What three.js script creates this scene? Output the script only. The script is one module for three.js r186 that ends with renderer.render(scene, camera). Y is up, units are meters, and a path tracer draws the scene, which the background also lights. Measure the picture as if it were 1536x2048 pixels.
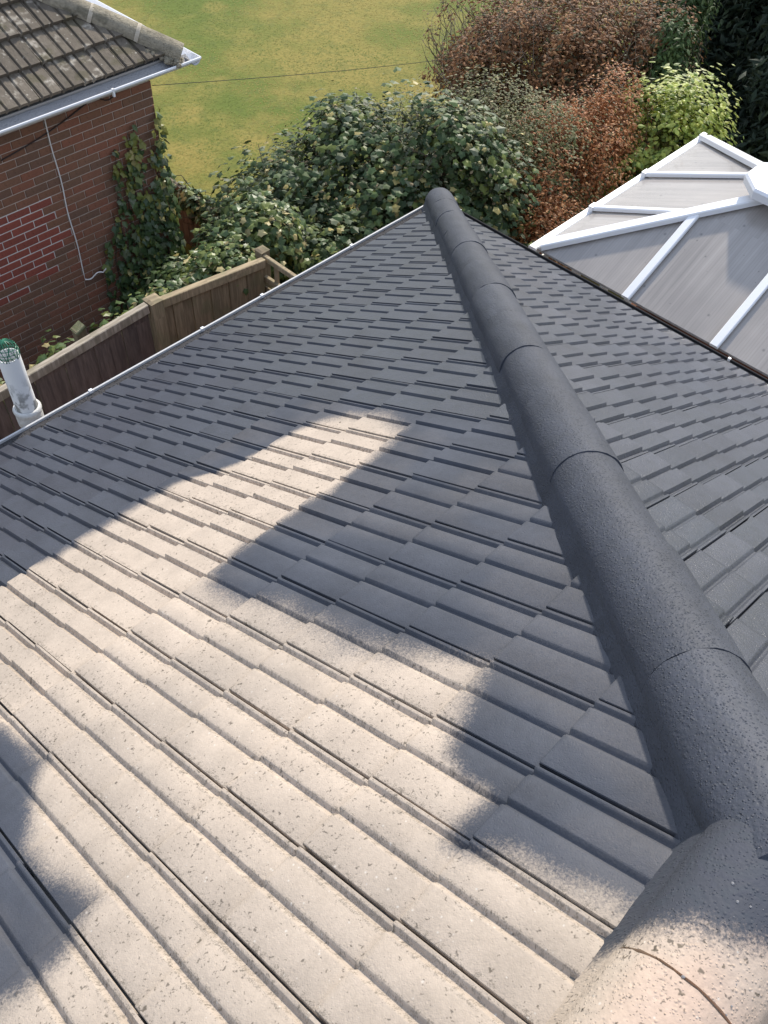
import * as THREE from 'three';
import { mergeGeometries, toCreasedNormals } from 'three/addons/utils/BufferGeometryUtils.js';

// ---------------------------------------------------------------- camera, sky, sun, exposure
const scene = new THREE.Scene();
const H = 2.25;                                   // height of the gutter lip above the ground (m)
const camera = new THREE.PerspectiveCamera(59.54, 768 / 1024, 0.05, 400);
camera.position.set(4.130, 3.990 + H, 5.183);
camera.up.set(-0.556, 0.634, -0.538);
camera.lookAt(4.130 - 0.41464, 3.990 + H - 0.77238, 5.183 - 0.48114);
scene.add(camera);

const SUN = new THREE.Vector3(-0.32, 0.64, -0.70).normalize();
{ // hazy pale blue sky, brighter towards the horizon and softly around the sun's side
  const w = 256, h = 128, d = new Float32Array(w * h * 4);
  for (let j = 0; j < h; j++) for (let i = 0; i < w; i++) {
    const el = ((j + 0.5) / h - 0.5) * Math.PI, az = ((i + 0.5) / w - 0.5) * 2 * Math.PI;
    const v = new THREE.Vector3(Math.cos(el) * Math.cos(az), Math.sin(el), Math.cos(el) * Math.sin(az));
    const up = Math.max(0, v.y), k = Math.pow(1 - up, 2.2), g = Math.pow(Math.max(0, v.dot(SUN)), 6) * 0.35;
    const o = (j * w + i) * 4;
    d[o] = 0.40 + 0.42 * k + g; d[o + 1] = 0.50 + 0.37 * k + g * 0.95; d[o + 2] = 0.70 + 0.22 * k + g * 0.85; d[o + 3] = 1;
    if (v.y < 0) { d[o] = 0.16; d[o + 1] = 0.17; d[o + 2] = 0.13; }
  }
  const sky = new THREE.DataTexture(d, w, h, THREE.RGBAFormat, THREE.FloatType);
  sky.mapping = THREE.EquirectangularReflectionMapping; sky.magFilter = THREE.LinearFilter; sky.minFilter = THREE.LinearFilter; sky.needsUpdate = true;
  scene.background = sky; scene.environment = sky;
}
const sun = new THREE.DirectionalLight(new THREE.Color(1.0, 0.92, 0.80), 3.5);
sun.position.copy(SUN).multiplyScalar(40).add(new THREE.Vector3(0, H, 0)); sun.target.position.set(0, H, 0);
sun.castShadow = true; sun.shadow.radius = 5; sun.shadow.mapSize.set(4096, 4096);
Object.assign(sun.shadow.camera, { left: -14, right: 14, top: 14, bottom: -14, near: 1, far: 90 });
scene.add(sun, sun.target);
const renderer = new THREE.WebGLRenderer({ antialias: true });
renderer.setSize(768, 1024);
renderer.toneMapping = THREE.LinearToneMapping;
renderer.toneMappingExposure = 1.45;
renderer.shadowMap.enabled = true; renderer.shadowMap.type = THREE.PCFSoftShadowMap;

// ---------------------------------------------------------------- helpers
const V = (x, y, z) => new THREE.Vector3(x, y, z);
function rngOf(seed) { let a = seed >>> 0; return () => { a = (a + 0x6D2B79F5) | 0; let t = Math.imul(a ^ (a >>> 15), 1 | a); t = (t + Math.imul(t ^ (t >>> 7), 61 | t)) ^ t; return ((t ^ (t >>> 14)) >>> 0) / 4294967296; }; }
function hash2(x, y, s = 0) { let h = Math.imul(x | 0, 374761393) ^ Math.imul(y | 0, 668265263) ^ Math.imul(s | 0, 2147483647 ^ 1274126177); h = Math.imul(h ^ (h >>> 13), 1274126177); return ((h ^ (h >>> 16)) >>> 0) / 4294967296; }
function vnoise(x, y, s = 0, per = 0) {
  const xi = Math.floor(x), yi = Math.floor(y), fx = x - xi, fy = y - yi, u = fx * fx * (3 - 2 * fx), v = fy * fy * (3 - 2 * fy);
  const m = per ? (n) => ((n % per) + per) % per : (n) => n;
  const a = hash2(m(xi), m(yi), s), b = hash2(m(xi + 1), m(yi), s), c = hash2(m(xi), m(yi + 1), s), d = hash2(m(xi + 1), m(yi + 1), s);
  return a + (b - a) * u + (c - a) * v + (a - b - c + d) * u * v;
}
function fbm(x, y, s = 0, oct = 4, per = 0) { let a = 0, w = 0.5, t = 0; for (let o = 0; o < oct; o++) { a += w * vnoise(x, y, s + o * 17, per); t += w; w *= 0.5; x *= 2; y *= 2; per *= 2; } return a / t; }
function speck(x, y, s, dens, per = 0) { // distance-like value of scattered specks: 0 outside, 1 in the core
  const xi = Math.floor(x), yi = Math.floor(y); let best = 0;
  for (let dy = -1; dy <= 1; dy++) for (let dx = -1; dx <= 1; dx++) {
    let cx = xi + dx, cy = yi + dy; const kx = per ? ((cx % per) + per) % per : cx, ky = per ? ((cy % per) + per) % per : cy;
    if (hash2(kx, ky, s) > dens) continue;
    const px = cx + hash2(kx, ky, s + 1), py = cy + hash2(kx, ky, s + 2), r = 0.12 + 0.4 * Math.pow(hash2(kx, ky, s + 3), 2), d = Math.hypot(x - px, y - py);
    if (d < r) best = Math.max(best, 1 - d / r);
  }
  return best;
}
const sstep = (a, b, x) => { const t = Math.min(1, Math.max(0, (x - a) / (b - a))); return t * t * (3 - 2 * t); };
const toS = (l) => 255 * (l <= 0.0031308 ? 12.92 * l : 1.055 * Math.pow(Math.min(1, l), 1 / 2.4) - 0.055);
function tex(w, h, fn, srgb = true, wrap = true) { // fn(u, v) -> [r,g,b] linear albedo, or a number
  const d = new Uint8Array(w * h * 4);
  for (let j = 0; j < h; j++) for (let i = 0; i < w; i++) {
    const c = fn((i + 0.5) / w, (j + 0.5) / h), o = (j * w + i) * 4;
    if (typeof c === 'number') { d[o] = d[o + 1] = d[o + 2] = Math.min(255, Math.max(0, c * 255)); }
    else for (let k = 0; k < 3; k++) d[o + k] = srgb ? toS(Math.max(0, c[k])) : Math.min(255, Math.max(0, c[k] * 255));
    d[o + 3] = 255;
  }
  const t = new THREE.DataTexture(d, w, h, THREE.RGBAFormat);
  if (srgb) t.colorSpace = THREE.SRGBColorSpace;
  t.magFilter = THREE.LinearFilter; t.minFilter = THREE.LinearMipmapLinearFilter; t.generateMipmaps = true;
  t.wrapS = t.wrapT = wrap ? THREE.RepeatWrapping : THREE.ClampToEdgeWrapping; t.needsUpdate = true;
  return t;
}
const rep = (t, m) => { const c = t.clone(); c.repeat.set(1 / m, 1 / m); c.needsUpdate = true; return c; };
const lin = (r, g, b) => new THREE.Color().setRGB(r, g, b);
const mix3 = (a, b, t) => [a[0] + (b[0] - a[0]) * t, a[1] + (b[1] - a[1]) * t, a[2] + (b[2] - a[2]) * t];

const counts = {};
function numbered(n) { counts[n] = (counts[n] || 0) + 1; return counts[n] === 1 ? n : n + '_' + String(counts[n] - 1).padStart(3, '0'); }
const bases = new Map();
function tag(o, label, category, group, kind) { if (label) o.userData.label = label; if (category) o.userData.category = category; if (group) o.userData.group = group; if (kind) o.userData.kind = kind; return o; }
function thing(name, label, category, base, group) { const g = new THREE.Group(); g.name = numbered(name); g.position.copy(base); scene.add(g); bases.set(g, base.clone()); return tag(g, label, category, group); }
function part(name, geo, mat, parent, kind) { // geo in world coordinates
  const b = bases.get(parent); geo.translate(-b.x, -b.y, -b.z);
  const m = new THREE.Mesh(geo, mat); m.name = name; m.castShadow = m.receiveShadow = true; parent.add(m); bases.set(m, b);
  if (kind) m.userData.kind = kind; return m;
}
function shared(name, geo, mat, parent, matrix) { // one shared geometry, placed by a world matrix
  const b = bases.get(parent), m = new THREE.Mesh(geo, mat); m.name = name; m.castShadow = m.receiveShadow = true;
  matrix.decompose(m.position, m.quaternion, m.scale); m.position.sub(b); parent.add(m); bases.set(m, b); return m;
}
function single(name, geo, mat, label, category, group, kind) {
  geo.computeBoundingBox(); const bb = geo.boundingBox, c = V((bb.min.x + bb.max.x) / 2, bb.min.y, (bb.min.z + bb.max.z) / 2);
  geo.translate(-c.x, -c.y, -c.z); const m = new THREE.Mesh(geo, mat); m.name = numbered(name); m.position.copy(c); m.castShadow = m.receiveShadow = true; scene.add(m); bases.set(m, c);
  return tag(m, label, category, group, kind);
}
class MB { // triangle soup in world coordinates; uv by dominant axis, in metres
  constructor() { this.p = []; this.u = []; this.c = []; this.col = null; }
  tri(a, b, c, ua, ub, uc) {
    this.p.push(a.x, a.y, a.z, b.x, b.y, b.z, c.x, c.y, c.z);
    if (!ua) {
      const n = b.clone().sub(a).cross(c.clone().sub(a)), ax = Math.abs(n.x), ay = Math.abs(n.y), az = Math.abs(n.z);
      const f = ay >= ax && ay >= az ? (q) => [q.x, q.z] : ax >= az ? (q) => [q.z, q.y] : (q) => [q.x, q.y];
      ua = f(a); ub = f(b); uc = f(c);
    }
    this.u.push(...ua, ...ub, ...uc);
    if (this.col) for (let i = 0; i < 3; i++) this.c.push(this.col[0], this.col[1], this.col[2]);
    return this;
  }
  quad(a, b, c, d, ua, ub, uc, ud) { this.tri(a, b, c, ua, ub, uc); return this.tri(a, c, d, ua, uc, ud); }
  hexa(p) { // p[0..3] bottom ccw seen from below..., p[4..7] top
    const q = (a, b, c, d) => this.quad(p[a], p[b], p[c], p[d]);
    q(3, 2, 1, 0); q(4, 5, 6, 7); q(0, 1, 5, 4); q(1, 2, 6, 5); q(2, 3, 7, 6); q(3, 0, 4, 7); return this;
  }
  box(x0, x1, y0, y1, z0, z1) { return this.hexa([V(x0, y0, z1), V(x1, y0, z1), V(x1, y0, z0), V(x0, y0, z0), V(x0, y1, z1), V(x1, y1, z1), V(x1, y1, z0), V(x0, y1, z0)]); }
  bar(a, b, w, h, up = V(0, 1, 0), bev = 0) { // bar from a to b, w wide, from the axis line up by h; bev chamfers the two upper edges
    const d = b.clone().sub(a).normalize(), s = d.clone().cross(up).normalize(), n = s.clone().cross(d).normalize();
    const sec = bev ? [[-w / 2, 0], [w / 2, 0], [w / 2, h - bev], [w / 2 - bev, h], [-w / 2 + bev, h], [-w / 2, h - bev]] : [[-w / 2, 0], [w / 2, 0], [w / 2, h], [-w / 2, h]];
    const at = (o, k) => o.clone().addScaledVector(s, k[0]).addScaledVector(n, k[1]);
    const A = sec.map((k) => at(a, k)), B = sec.map((k) => at(b, k)), N = sec.length;
    for (let i = 0; i < N; i++) { const j = (i + 1) % N; this.quad(A[i], A[j], B[j], B[i]); }
    for (let i = 1; i < N - 1; i++) { this.tri(A[0], A[i + 1], A[i]); this.tri(B[0], B[i], B[i + 1]); }
    return this;
  }
  tube(pts, r0, r1, n = 6) {
    let prev = null; const N = pts.length;
    for (let i = 0; i < N; i++) {
      const d = (i < N - 1 ? pts[i + 1].clone().sub(pts[i]) : pts[i].clone().sub(pts[i - 1])).normalize();
      const s = d.clone().cross(Math.abs(d.y) > 0.9 ? V(1, 0, 0) : V(0, 1, 0)).normalize(), t = s.clone().cross(d), r = r0 + (r1 - r0) * i / (N - 1);
      const ring = []; for (let k = 0; k < n; k++) { const a = k / n * 2 * Math.PI; ring.push(pts[i].clone().addScaledVector(s, Math.cos(a) * r).addScaledVector(t, Math.sin(a) * r)); }
      if (prev) for (let k = 0; k < n; k++) { const l = (k + 1) % n; this.quad(prev[k], prev[l], ring[l], ring[k]); }
      prev = ring;
    }
    return this;
  }
  lathe(cx, cz, prof, n = 24) { // prof [[r, y], ...]
    for (let i = 0; i < prof.length - 1; i++) for (let k = 0; k < n; k++) {
      const P = (q, a) => V(cx + Math.cos(a) * q[0], q[1], cz + Math.sin(a) * q[0]), a0 = k / n * 2 * Math.PI, a1 = (k + 1) / n * 2 * Math.PI;
      this.quad(P(prof[i], a0), P(prof[i + 1], a0), P(prof[i + 1], a1), P(prof[i], a1));
    }
    return this;
  }
  lump(c, s, r) { // small irregular stone
    const g = new THREE.IcosahedronGeometry(1, 0), a = g.attributes.position, key = new Map(), pt = (i) => { const k = [a.getX(i), a.getY(i), a.getZ(i)].map((q) => q.toFixed(2)).join(); if (!key.has(k)) key.set(k, s * (0.7 + 0.6 * r())); const q = key.get(k); return V(c.x + a.getX(i) * q, c.y + a.getY(i) * q * 0.8, c.z + a.getZ(i) * q); };
    for (let i = 0; i < a.count; i += 3) this.tri(pt(i), pt(i + 1), pt(i + 2)); return this;
  }
  geo(crease) {
    let g = new THREE.BufferGeometry();
    g.setAttribute('position', new THREE.Float32BufferAttribute(this.p, 3)); g.setAttribute('uv', new THREE.Float32BufferAttribute(this.u, 2));
    if (this.c.length) g.setAttribute('color', new THREE.Float32BufferAttribute(this.c, 3));
    if (crease) g = toCreasedNormals(g, crease); else g.computeVertexNormals();
    return g;
  }
}

// ---------------------------------------------------------------- textures and materials
const grainT = tex(512, 512, (u, v) => 0.5 + 0.30 * (fbm(u * 64, v * 64, 3, 3, 64) - 0.5) + 0.35 * (vnoise(u * 200, v * 200, 8, 200) - 0.5) - 0.5 * speck(u * 48, v * 48, 11, 0.35, 48), false);
const pitT = tex(512, 512, (u, v) => 0.55 + 0.4 * (fbm(u * 40, v * 40, 5, 4, 40) - 0.5) - 0.55 * speck(u * 42, v * 42, 31, 0.4, 42) + 0.45 * speck(u * 30, v * 30, 51, 0.25, 30), false);
const woodBump = tex(256, 256, (u, v) => 0.5 + 0.5 * (fbm(u * 48, v * 4, 4, 3, 0) - 0.5), false);
// the sprayed roof coating: near-black blue grey, slightly uneven from tile to tile and streaked by the spray
const coat = [0.058, 0.064, 0.080];
const coatTex = tex(1024, 1024, (u, v) => {
  const a = fbm(u * 5, v * 5, 21, 4, 5), b = fbm(u * 60, v * 60, 22, 3, 60), s = speck(u * 70, v * 70, 23, 0.12, 70);
  const st = fbm(u * 22, v * 5, 24, 4, 0), k = 0.62 + 0.5 * a + 0.34 * st + 0.16 * (b - 0.5) + 0.5 * Math.max(0, s - 0.5);
  return [coat[0] * k, coat[1] * k, coat[2] * k * (0.97 + 0.05 * b)];
});
const coatMats = [1, 0.95, 1.05, 1.12, 0.9].map((k, i) => new THREE.MeshPhysicalMaterial({ color: lin(k * (1 + 0.02 * (i % 2)), k, k), map: rep(coatTex, 1.3), roughness: 0.43 - 0.03 * (i % 3), specularIntensity: 0.9, bumpMap: rep(grainT, 0.42), bumpScale: 0.0022 }));
const hipMat = new THREE.MeshPhysicalMaterial({ color: lin(0.9, 0.9, 0.92), map: rep(coatTex, 1.1), roughness: 0.6, specularIntensity: 0.6, bumpMap: rep(pitT, 0.26), bumpScale: 0.0042 });
const feltMat = new THREE.MeshStandardMaterial({ color: lin(0.11, 0.108, 0.105), roughness: 0.9 }), coreMat = new THREE.MeshStandardMaterial({ color: lin(0.27, 0.25, 0.22), roughness: 1 });
const pvc = new THREE.MeshPhysicalMaterial({ color: lin(0.80, 0.80, 0.81), roughness: 0.35, bumpMap: rep(grainT, 1.5), bumpScale: 0.0006 });

// bare, cleaned concrete tile that the coating has not reached yet (outline read off the photograph, plan x,z on the left slope)
const bare = [[1.70, 6.4], [1.735, 5.2], [1.748, 4.694], [1.797, 4.446], [1.803, 4.185], [1.815, 3.884], [1.97, 3.665], [2.031, 3.467], [2.071, 3.327], [2.19, 3.205], [2.365, 3.19], [2.535, 3.27],
  [2.568, 3.473], [2.58, 3.721], [2.552, 3.916], [2.531, 4.086], [2.548, 4.232], [2.602, 4.292], [2.766, 4.302], [2.939, 4.261], [3.081, 4.268], [3.252, 4.287], [3.388, 4.259], [3.479, 4.211], [3.602, 4.176],
  [3.648, 4.291], [3.686, 4.391], [3.704, 4.429], [3.773, 4.465], [3.822, 4.464], [3.811, 4.545], [3.843, 4.607], [3.896, 4.61], [3.937, 4.575], [3.985, 4.555], [4.076, 4.548], [4.167, 4.53], [4.45, 4.52],
  [4.45, 6.4], [3.62, 6.4], [3.45, 5.6], [3.391, 5.381], [3.406, 5.332], [3.401, 5.273], [3.386, 5.218], [3.363, 5.181], [3.347, 5.123], [3.195, 5.159], [3.066, 5.172], [2.933, 5.104], [2.843, 5.009], [2.717, 5.0], [2.538, 5.024], [2.42, 5.1], [2.3, 5.3], [2.2, 6.4]];
function polyDist(x, z, P) { // signed: negative inside
  let inside = false, best = 1e9;
  for (let i = 0, j = P.length - 1; i < P.length; j = i++) {
    const [xi, zi] = P[i], [xj, zj] = P[j];
    if ((zi > z) !== (zj > z) && x < (xj - xi) * (z - zi) / (zj - zi) + xi) inside = !inside;
    const dx = xj - xi, dz = zj - zi, t = Math.min(1, Math.max(0, ((x - xi) * dx + (z - zi) * dz) / (dx * dx + dz * dz))), d = Math.hypot(x - xi - t * dx, z - zi - t * dz);
    if (d < best) best = d;
  }
  return inside ? -best : best;
}
const PIT = 30.189 * Math.PI / 180, CP = Math.cos(PIT), SP = Math.sin(PIT);
const W = 0.21, G = 0.3078, S0 = 4.990, T0 = 3.8774;
function bareConcrete(x, y, peach) { // weathered concrete with dark pits, lichen specks and moss grains
  const big = fbm(x * 2.3, y * 2.3, 61, 4), mid = fbm(x * 14, y * 14, 62, 4), fine = fbm(x * 160, y * 160, 63, 2);
  let c = mix3([0.485, 0.402, 0.325], [0.42, 0.352, 0.288], sstep(0.3, 0.7, big));
  if (peach) c = mix3(c, [0.56, 0.40, 0.305], sstep(0.36, 0.62, big) * 0.8);
  const k = 0.86 + 0.24 * mid + 0.16 * (fine - 0.5); c = [c[0] * k, c[1] * k, c[2] * k];
  const cl = sstep(0.38, 0.66, fbm(x * 3.1 + 7, y * 3.1, 66, 3));
  const wx = x + 0.010 * (vnoise(x * 200, y * 200, 64) - 0.5), wy = y + 0.010 * (vnoise(x * 200, y * 200, 65) - 0.5);
  const s1 = speck(wx * 150, wy * 150, 71, (0.06 + 0.20 * cl) * (peach ? 1.8 : 1)), s2 = speck(wx * 75, wy * 75, 75, (peach ? 0.16 : 0.035) * (0.25 + cl)), s3 = speck(x * 110, y * 110, 79, 0.05 * (1 - cl));
  c = mix3(c, [0.09, 0.075, 0.06], 0.8 * sstep(0.05, 0.5, s1)); c = mix3(c, [0.085, 0.07, 0.05], 0.8 * sstep(0.05, 0.45, s2)); c = mix3(c, [0.62, 0.58, 0.52], 0.6 * sstep(0.2, 0.7, s3));
  return c;
}
const MZ0 = 2.95, MZL = 2.8, MT0 = 1.85, MTL = 3.42;
const slopeTex = tex(2048, 2048, (u, v) => {
  const s = MZ0 + u * MZL, t = MT0 + v * MTL, x = t * CP;
  // the lap of each tile shields a little of the strip behind it, so the edge of the coating steps from plank to plank
  const q = (S0 - s) / W, i = Math.floor(q), half = q - i > 0.5 ? 1 : 0, row = Math.floor((T0 - t) / G);
  const jog = (hash2(i * 2 + half, row, 91) - 0.5) * 0.03;
  const soft = 0.016 + 0.03 * vnoise(s * 5, t * 5, 93) + 0.045 * sstep(0.75, 0.2, Math.hypot(x - 3.1, (s - 4.25) * 2)) + 0.05 * sstep(0.35, 0.05, Math.hypot(x - 2.35, s - 3.22));
  let d = polyDist(x + jog, s + jog * 0.5, bare) + 0.03 * (fbm(s * 12, t * 12, 94, 4) - 0.5) - 0.004;
  const dither = (vnoise(s * 300, t * 300, 95) - 0.5) * 0.6 + (hash2(Math.floor(s * 900), Math.floor(t * 900), 96) - 0.5) * 0.5;
  const thin = 0.05 * sstep(0.52, 0.68, fbm(s * 3.2, t * 2.1, 105, 4)) * (0.6 + 0.8 * vnoise(s * 260, t * 260, 106));
  const m = Math.min(1 - thin, Math.max(0, sstep(-soft, soft, d + soft * dither * 1.1)));
  const a = fbm(s * 4, t * 4, 21, 4), b = fbm(s * 60, t * 60, 22, 3), st = fbm(s * 17, t * 4, 24, 4), k = 0.62 + 0.5 * a + 0.34 * st + 0.2 * (b - 0.5);
  const dark = [coat[0] * k, coat[1] * k, coat[2] * k];
  if (m > 0.995) return dark;
  let c = bareConcrete(s, t, false);
  // grains of dirt and moss lodged along the laps and in the channels of the uncoated tiles
  const fu = ((s - S0) % W + W) % W * 1000, near = Math.max(1 - Math.abs(fu - 22) / 16, 1 - Math.abs(fu - 107) / 14, 1 - Math.abs(fu - 203) / 9);
  if (near > 0) { const gr = hash2(Math.floor(s * 700), Math.floor(t * 700), 97) * 0.6 + vnoise(s * 120, t * 120, 98) * 0.6; if (gr > 0.86 - 0.22 * near * vnoise(s * 4, t * 6, 99)) c = mix3(c, [0.17, 0.145, 0.115], 0.65); }
  return mix3(c, dark, m);
}, true, false);
slopeTex.repeat.set(1 / MZL, 1 / MTL); slopeTex.offset.set(-MZ0 / MZL, -MT0 / MTL);
const slopeMat = new THREE.MeshPhysicalMaterial({ map: slopeTex, roughness: 0.62, specularIntensity: 0.5, bumpMap: rep(grainT, 0.36), bumpScale: 0.0011 });
// ridge: uv = (arc length, z)
const RZ0 = 4.2, RZL = 1.6;
const ridgeTex = tex(512, 1536, (u, v) => {
  const a = u * 0.5 - 0.25, z = RZ0 + v * RZL, soft = 0.03;
  const edge = 4.525 - a * 0.45 + 0.06 * (fbm(a * 9 + 3, z * 3, 101, 3) - 0.5);
  const dither = (vnoise(a * 300, z * 300, 102) - 0.5) * 0.7 + (hash2(Math.floor(a * 900), Math.floor(z * 900), 103) - 0.5) * 0.6;
  const m = 1 - sstep(-soft, soft, z - edge + soft * dither * 1.2);
  const k = 0.9 + 0.25 * fbm(a * 6, z * 6, 104, 4), dark = [coat[0] * k, coat[1] * k, coat[2] * k];
  return mix3(bareConcrete(a + 3, z + 1, true), dark, m);
}, true, false);
ridgeTex.repeat.set(1 / 0.5, 1 / RZL); ridgeTex.offset.set(0.5, -RZ0 / RZL);
const ridgeMat = new THREE.MeshPhysicalMaterial({ map: ridgeTex, roughness: 0.72, specularIntensity: 0.5, bumpMap: rep(pitT, 0.26), bumpScale: 0.0028 });

// ---------------------------------------------------------------- ground
const lawnTex = tex(1024, 1024, (u, v) => {
  const a = fbm(u * 6, v * 6, 201, 4, 6), b = fbm(u * 22 + 9, v * 22, 202, 4, 22), c = fbm(u * 90, v * 90, 203, 3, 90), st = fbm(u * 30, v * 8, 204, 3, 0), f = vnoise(u * 500, v * 500, 205, 500);
  let q = mix3([0.10, 0.135, 0.012], [0.235, 0.195, 0.04], sstep(0.34, 0.66, 0.7 * a + 0.3 * b));
  q = mix3(q, [0.25, 0.20, 0.045], 0.5 * sstep(0.55, 0.75, b * 0.6 + st * 0.4)); q = mix3(q, [0.08, 0.10, 0.02], 0.35 * sstep(0.58, 0.72, c));
  const k = 0.88 + 0.16 * c + 0.12 * (f - 0.5); return [q[0] * k, q[1] * k, q[2] * k];
});
const lawnBump = tex(512, 512, (u, v) => fbm(u * 60, v * 60, 211, 4, 60), false);
const lawnMat = new THREE.MeshStandardMaterial({ map: rep(lawnTex, 9), roughness: 0.95, bumpMap: rep(lawnBump, 2.5), bumpScale: 0.008 });
{
  const g = new THREE.PlaneGeometry(300, 300, 4, 4).rotateX(-Math.PI / 2), uv = g.attributes.uv, p = g.attributes.position;
  for (let i = 0; i < uv.count; i++) uv.setXY(i, p.getX(i), p.getZ(i));
  single('lawn', g, lawnMat, 'mown lawn of patchy yellow green grass behind the gardens', null, null, 'structure');
}
const soilTex = tex(512, 512, (u, v) => { const a = fbm(u * 10, v * 10, 221, 5, 10), s = speck(u * 40, v * 40, 222, 0.3, 40); let c = mix3([0.05, 0.038, 0.026], [0.10, 0.078, 0.055], a); return mix3(c, [0.16, 0.12, 0.07], 0.5 * s); });
const soilMat = new THREE.MeshStandardMaterial({ map: rep(soilTex, 1.6), roughness: 1, bumpMap: rep(pitT, 0.8), bumpScale: 0.03 });
{
  const sh = new THREE.Shape([[-3.02, -9], [9, -9], [9, 8.6], [3.2, 4.6], [1.2, 3.0], [0.2, 0.1], [-3.02, 0.1]].map(([x, z]) => new THREE.Vector2(x, z)));
  const g = new THREE.ShapeGeometry(sh).rotateX(-Math.PI / 2).translate(0, 0.004, 0);
  single('soil', g, soilMat, 'bare dark soil under the hedges and along the alley', null, null, 'structure');
}

// ---------------------------------------------------------------- our roof
const house = thing('tiled_bungalow', 'hip-roofed bungalow with dark grey coated tiles, pale uncoated patch in the foreground', 'house', V(4.29, 0, 6));
const XR = 4.29;
const profFar = [[3, 12.32], [10, 12.32], [19, 0.0], [23, 0.0], [33, 15.68], [96, 15.68], [105, 1.12], [110, 1.12], [120, 15.68], [207.5, 15.68]];
const profNear = [[1.8, 10.2], [3.4, 12.6], [9, 12.6], [11.5, 11.16], [16, 3.84], [18.5, 1.92], [21.5, 1.92], [24, 3.84], [29, 11.52], [32, 13.44], [35.5, 13.92], [38, 13.92], [92, 13.92], [95, 13.68], [98, 12.24], [103, 4.08], [105.5, 2.16], [108.5, 2.16], [111, 4.08], [116, 11.52], [119, 13.44], [122.5, 13.92], [125, 13.92], [203, 13.92], [205, 13.2], [206.6, 10.2]];
// frame of a slope: world = origin + u*U + h*N + v*D, v measured down the slope
const LEFT = { at: (s, t) => V(t * CP, t * SP + H, s), U: V(0, 0, 1), N: V(-SP, CP, 0), D: V(-CP, -SP, 0) };
const RIGHT = { at: (s, t) => V(s, t * SP + H, t * CP), U: V(-1, 0, 0), N: V(0, CP, -SP), D: V(0, -SP, -CP) };
const SINK = -0.031;
const cutTo = (poly, n, k) => { // keeps n.p >= k ; vertices are {p, uv}
  const out = [];
  for (let i = 0; i < poly.length; i++) {
    const a = poly[i], b = poly[(i + 1) % poly.length], da = n.dot(a.p) - k, db = n.dot(b.p) - k;
    if (da >= 0) out.push(a);
    if ((da >= 0) !== (db >= 0)) { const t = da / (da - db); out.push({ p: a.p.clone().lerp(b.p, t), uv: [a.uv[0] + (b.uv[0] - a.uv[0]) * t, a.uv[1] + (b.uv[1] - a.uv[1]) * t] }); }
  }
  return out;
};
function tileSoup(prof, near, v1, r) { // polygons of one tile in (u, h, v)
  const P = [], lift = (v) => 0.020 * v / G, v0 = -0.05, wob = prof.map(() => (r() - 0.5) * (near ? 0.0022 : 0.001));
  const rows = near ? [[v0, 0], [v1 - 0.016, 0], [v1 - 0.004, 0], [v1, -0.0028]] : [[v0, 0], [v1, 0]];
  const pt = (i, k) => { const v = rows[k][0] + (k >= rows.length - 2 && k > 0 ? wob[i] : 0); return V(prof[i][0] / 1000, prof[i][1] / 1000 + lift(rows[k][0]) + rows[k][1], v); };
  for (let k = 0; k < rows.length - 1; k++) for (let i = 0; i < prof.length - 1; i++) P.push([pt(i, k), pt(i, k + 1), pt(i + 1, k + 1), pt(i + 1, k)]);
  const K = rows.length - 1, low = (q) => V(q.x, q.y - 0.023, q.z - 0.001);
  for (let i = 0; i < prof.length - 1; i++) P.push([pt(i, K), low(pt(i, K)), low(pt(i + 1, K)), pt(i + 1, K)]);
  const n = prof.length - 1, foot = (i, k) => { const q = pt(i, k); return V(q.x, lift(rows[k][0]) - 0.012, q.z); };
  P.push([foot(0, 0), foot(0, K), pt(0, K), pt(0, 0)], [foot(n, K), foot(n, 0), pt(n, 0), pt(n, K)]);
  return P;
}
function soupToGeo(polys, crease) {
  const pos = [], uv = [];
  for (const f of polys) for (let i = 1; i < f.length - 1; i++) for (const v of [f[0], f[i], f[i + 1]]) { pos.push(v.p.x, v.p.y, v.p.z); uv.push(v.uv[0], v.uv[1]); }
  let g = new THREE.BufferGeometry(); g.setAttribute('position', new THREE.Float32BufferAttribute(pos, 3)); g.setAttribute('uv', new THREE.Float32BufferAttribute(uv, 2));
  if (crease) g = toCreasedNormals(g, crease); else g.computeVertexNormals(); return g;
}
camera.updateMatrixWorld(); camera.updateProjectionMatrix();
const inFrame = (p, m = 1.06) => { const q = p.clone().project(camera); return q.z < 1 && Math.abs(q.x) < m && Math.abs(q.y) < m; };
const rt = rngOf(7);
const farSoups = Array.from({ length: 5 }, () => tileSoup(profFar, false, G, rt));
const farGeos = farSoups.map((P, k) => soupToGeo(P.map((f) => f.map((p) => ({ p, uv: [p.x + k * 0.31, p.z + k * 0.17] }))), 0));
const slopes = {
  left: part('roof_slope', new MB().quad(V(0.17, H + 0.055, 9.5), V(XR - 0.02, XR * SP / CP + H - 0.045, 9.5), V(XR - 0.02, XR * SP / CP + H - 0.045, XR), V(0.17, H + 0.055, 0.19)).geo(), feltMat, house),
  right: part('roof_slope', new MB().quad(V(0.19, H + 0.055, 0.17), V(XR, XR * SP / CP + H - 0.045, XR - 0.02), V(XR + 0.1, XR * SP / CP + H - 0.045, XR - 0.02), V(2 * XR - 0.19, H + 0.055, 0.17)).geo(), feltMat, house),
};
tag(slopes.left, 'larger roof slope, partly uncoated pale concrete'); tag(slopes.right, 'smaller slope beyond the hip, fully coated dark grey');
const extra = { left: [], right: [] };
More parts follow.
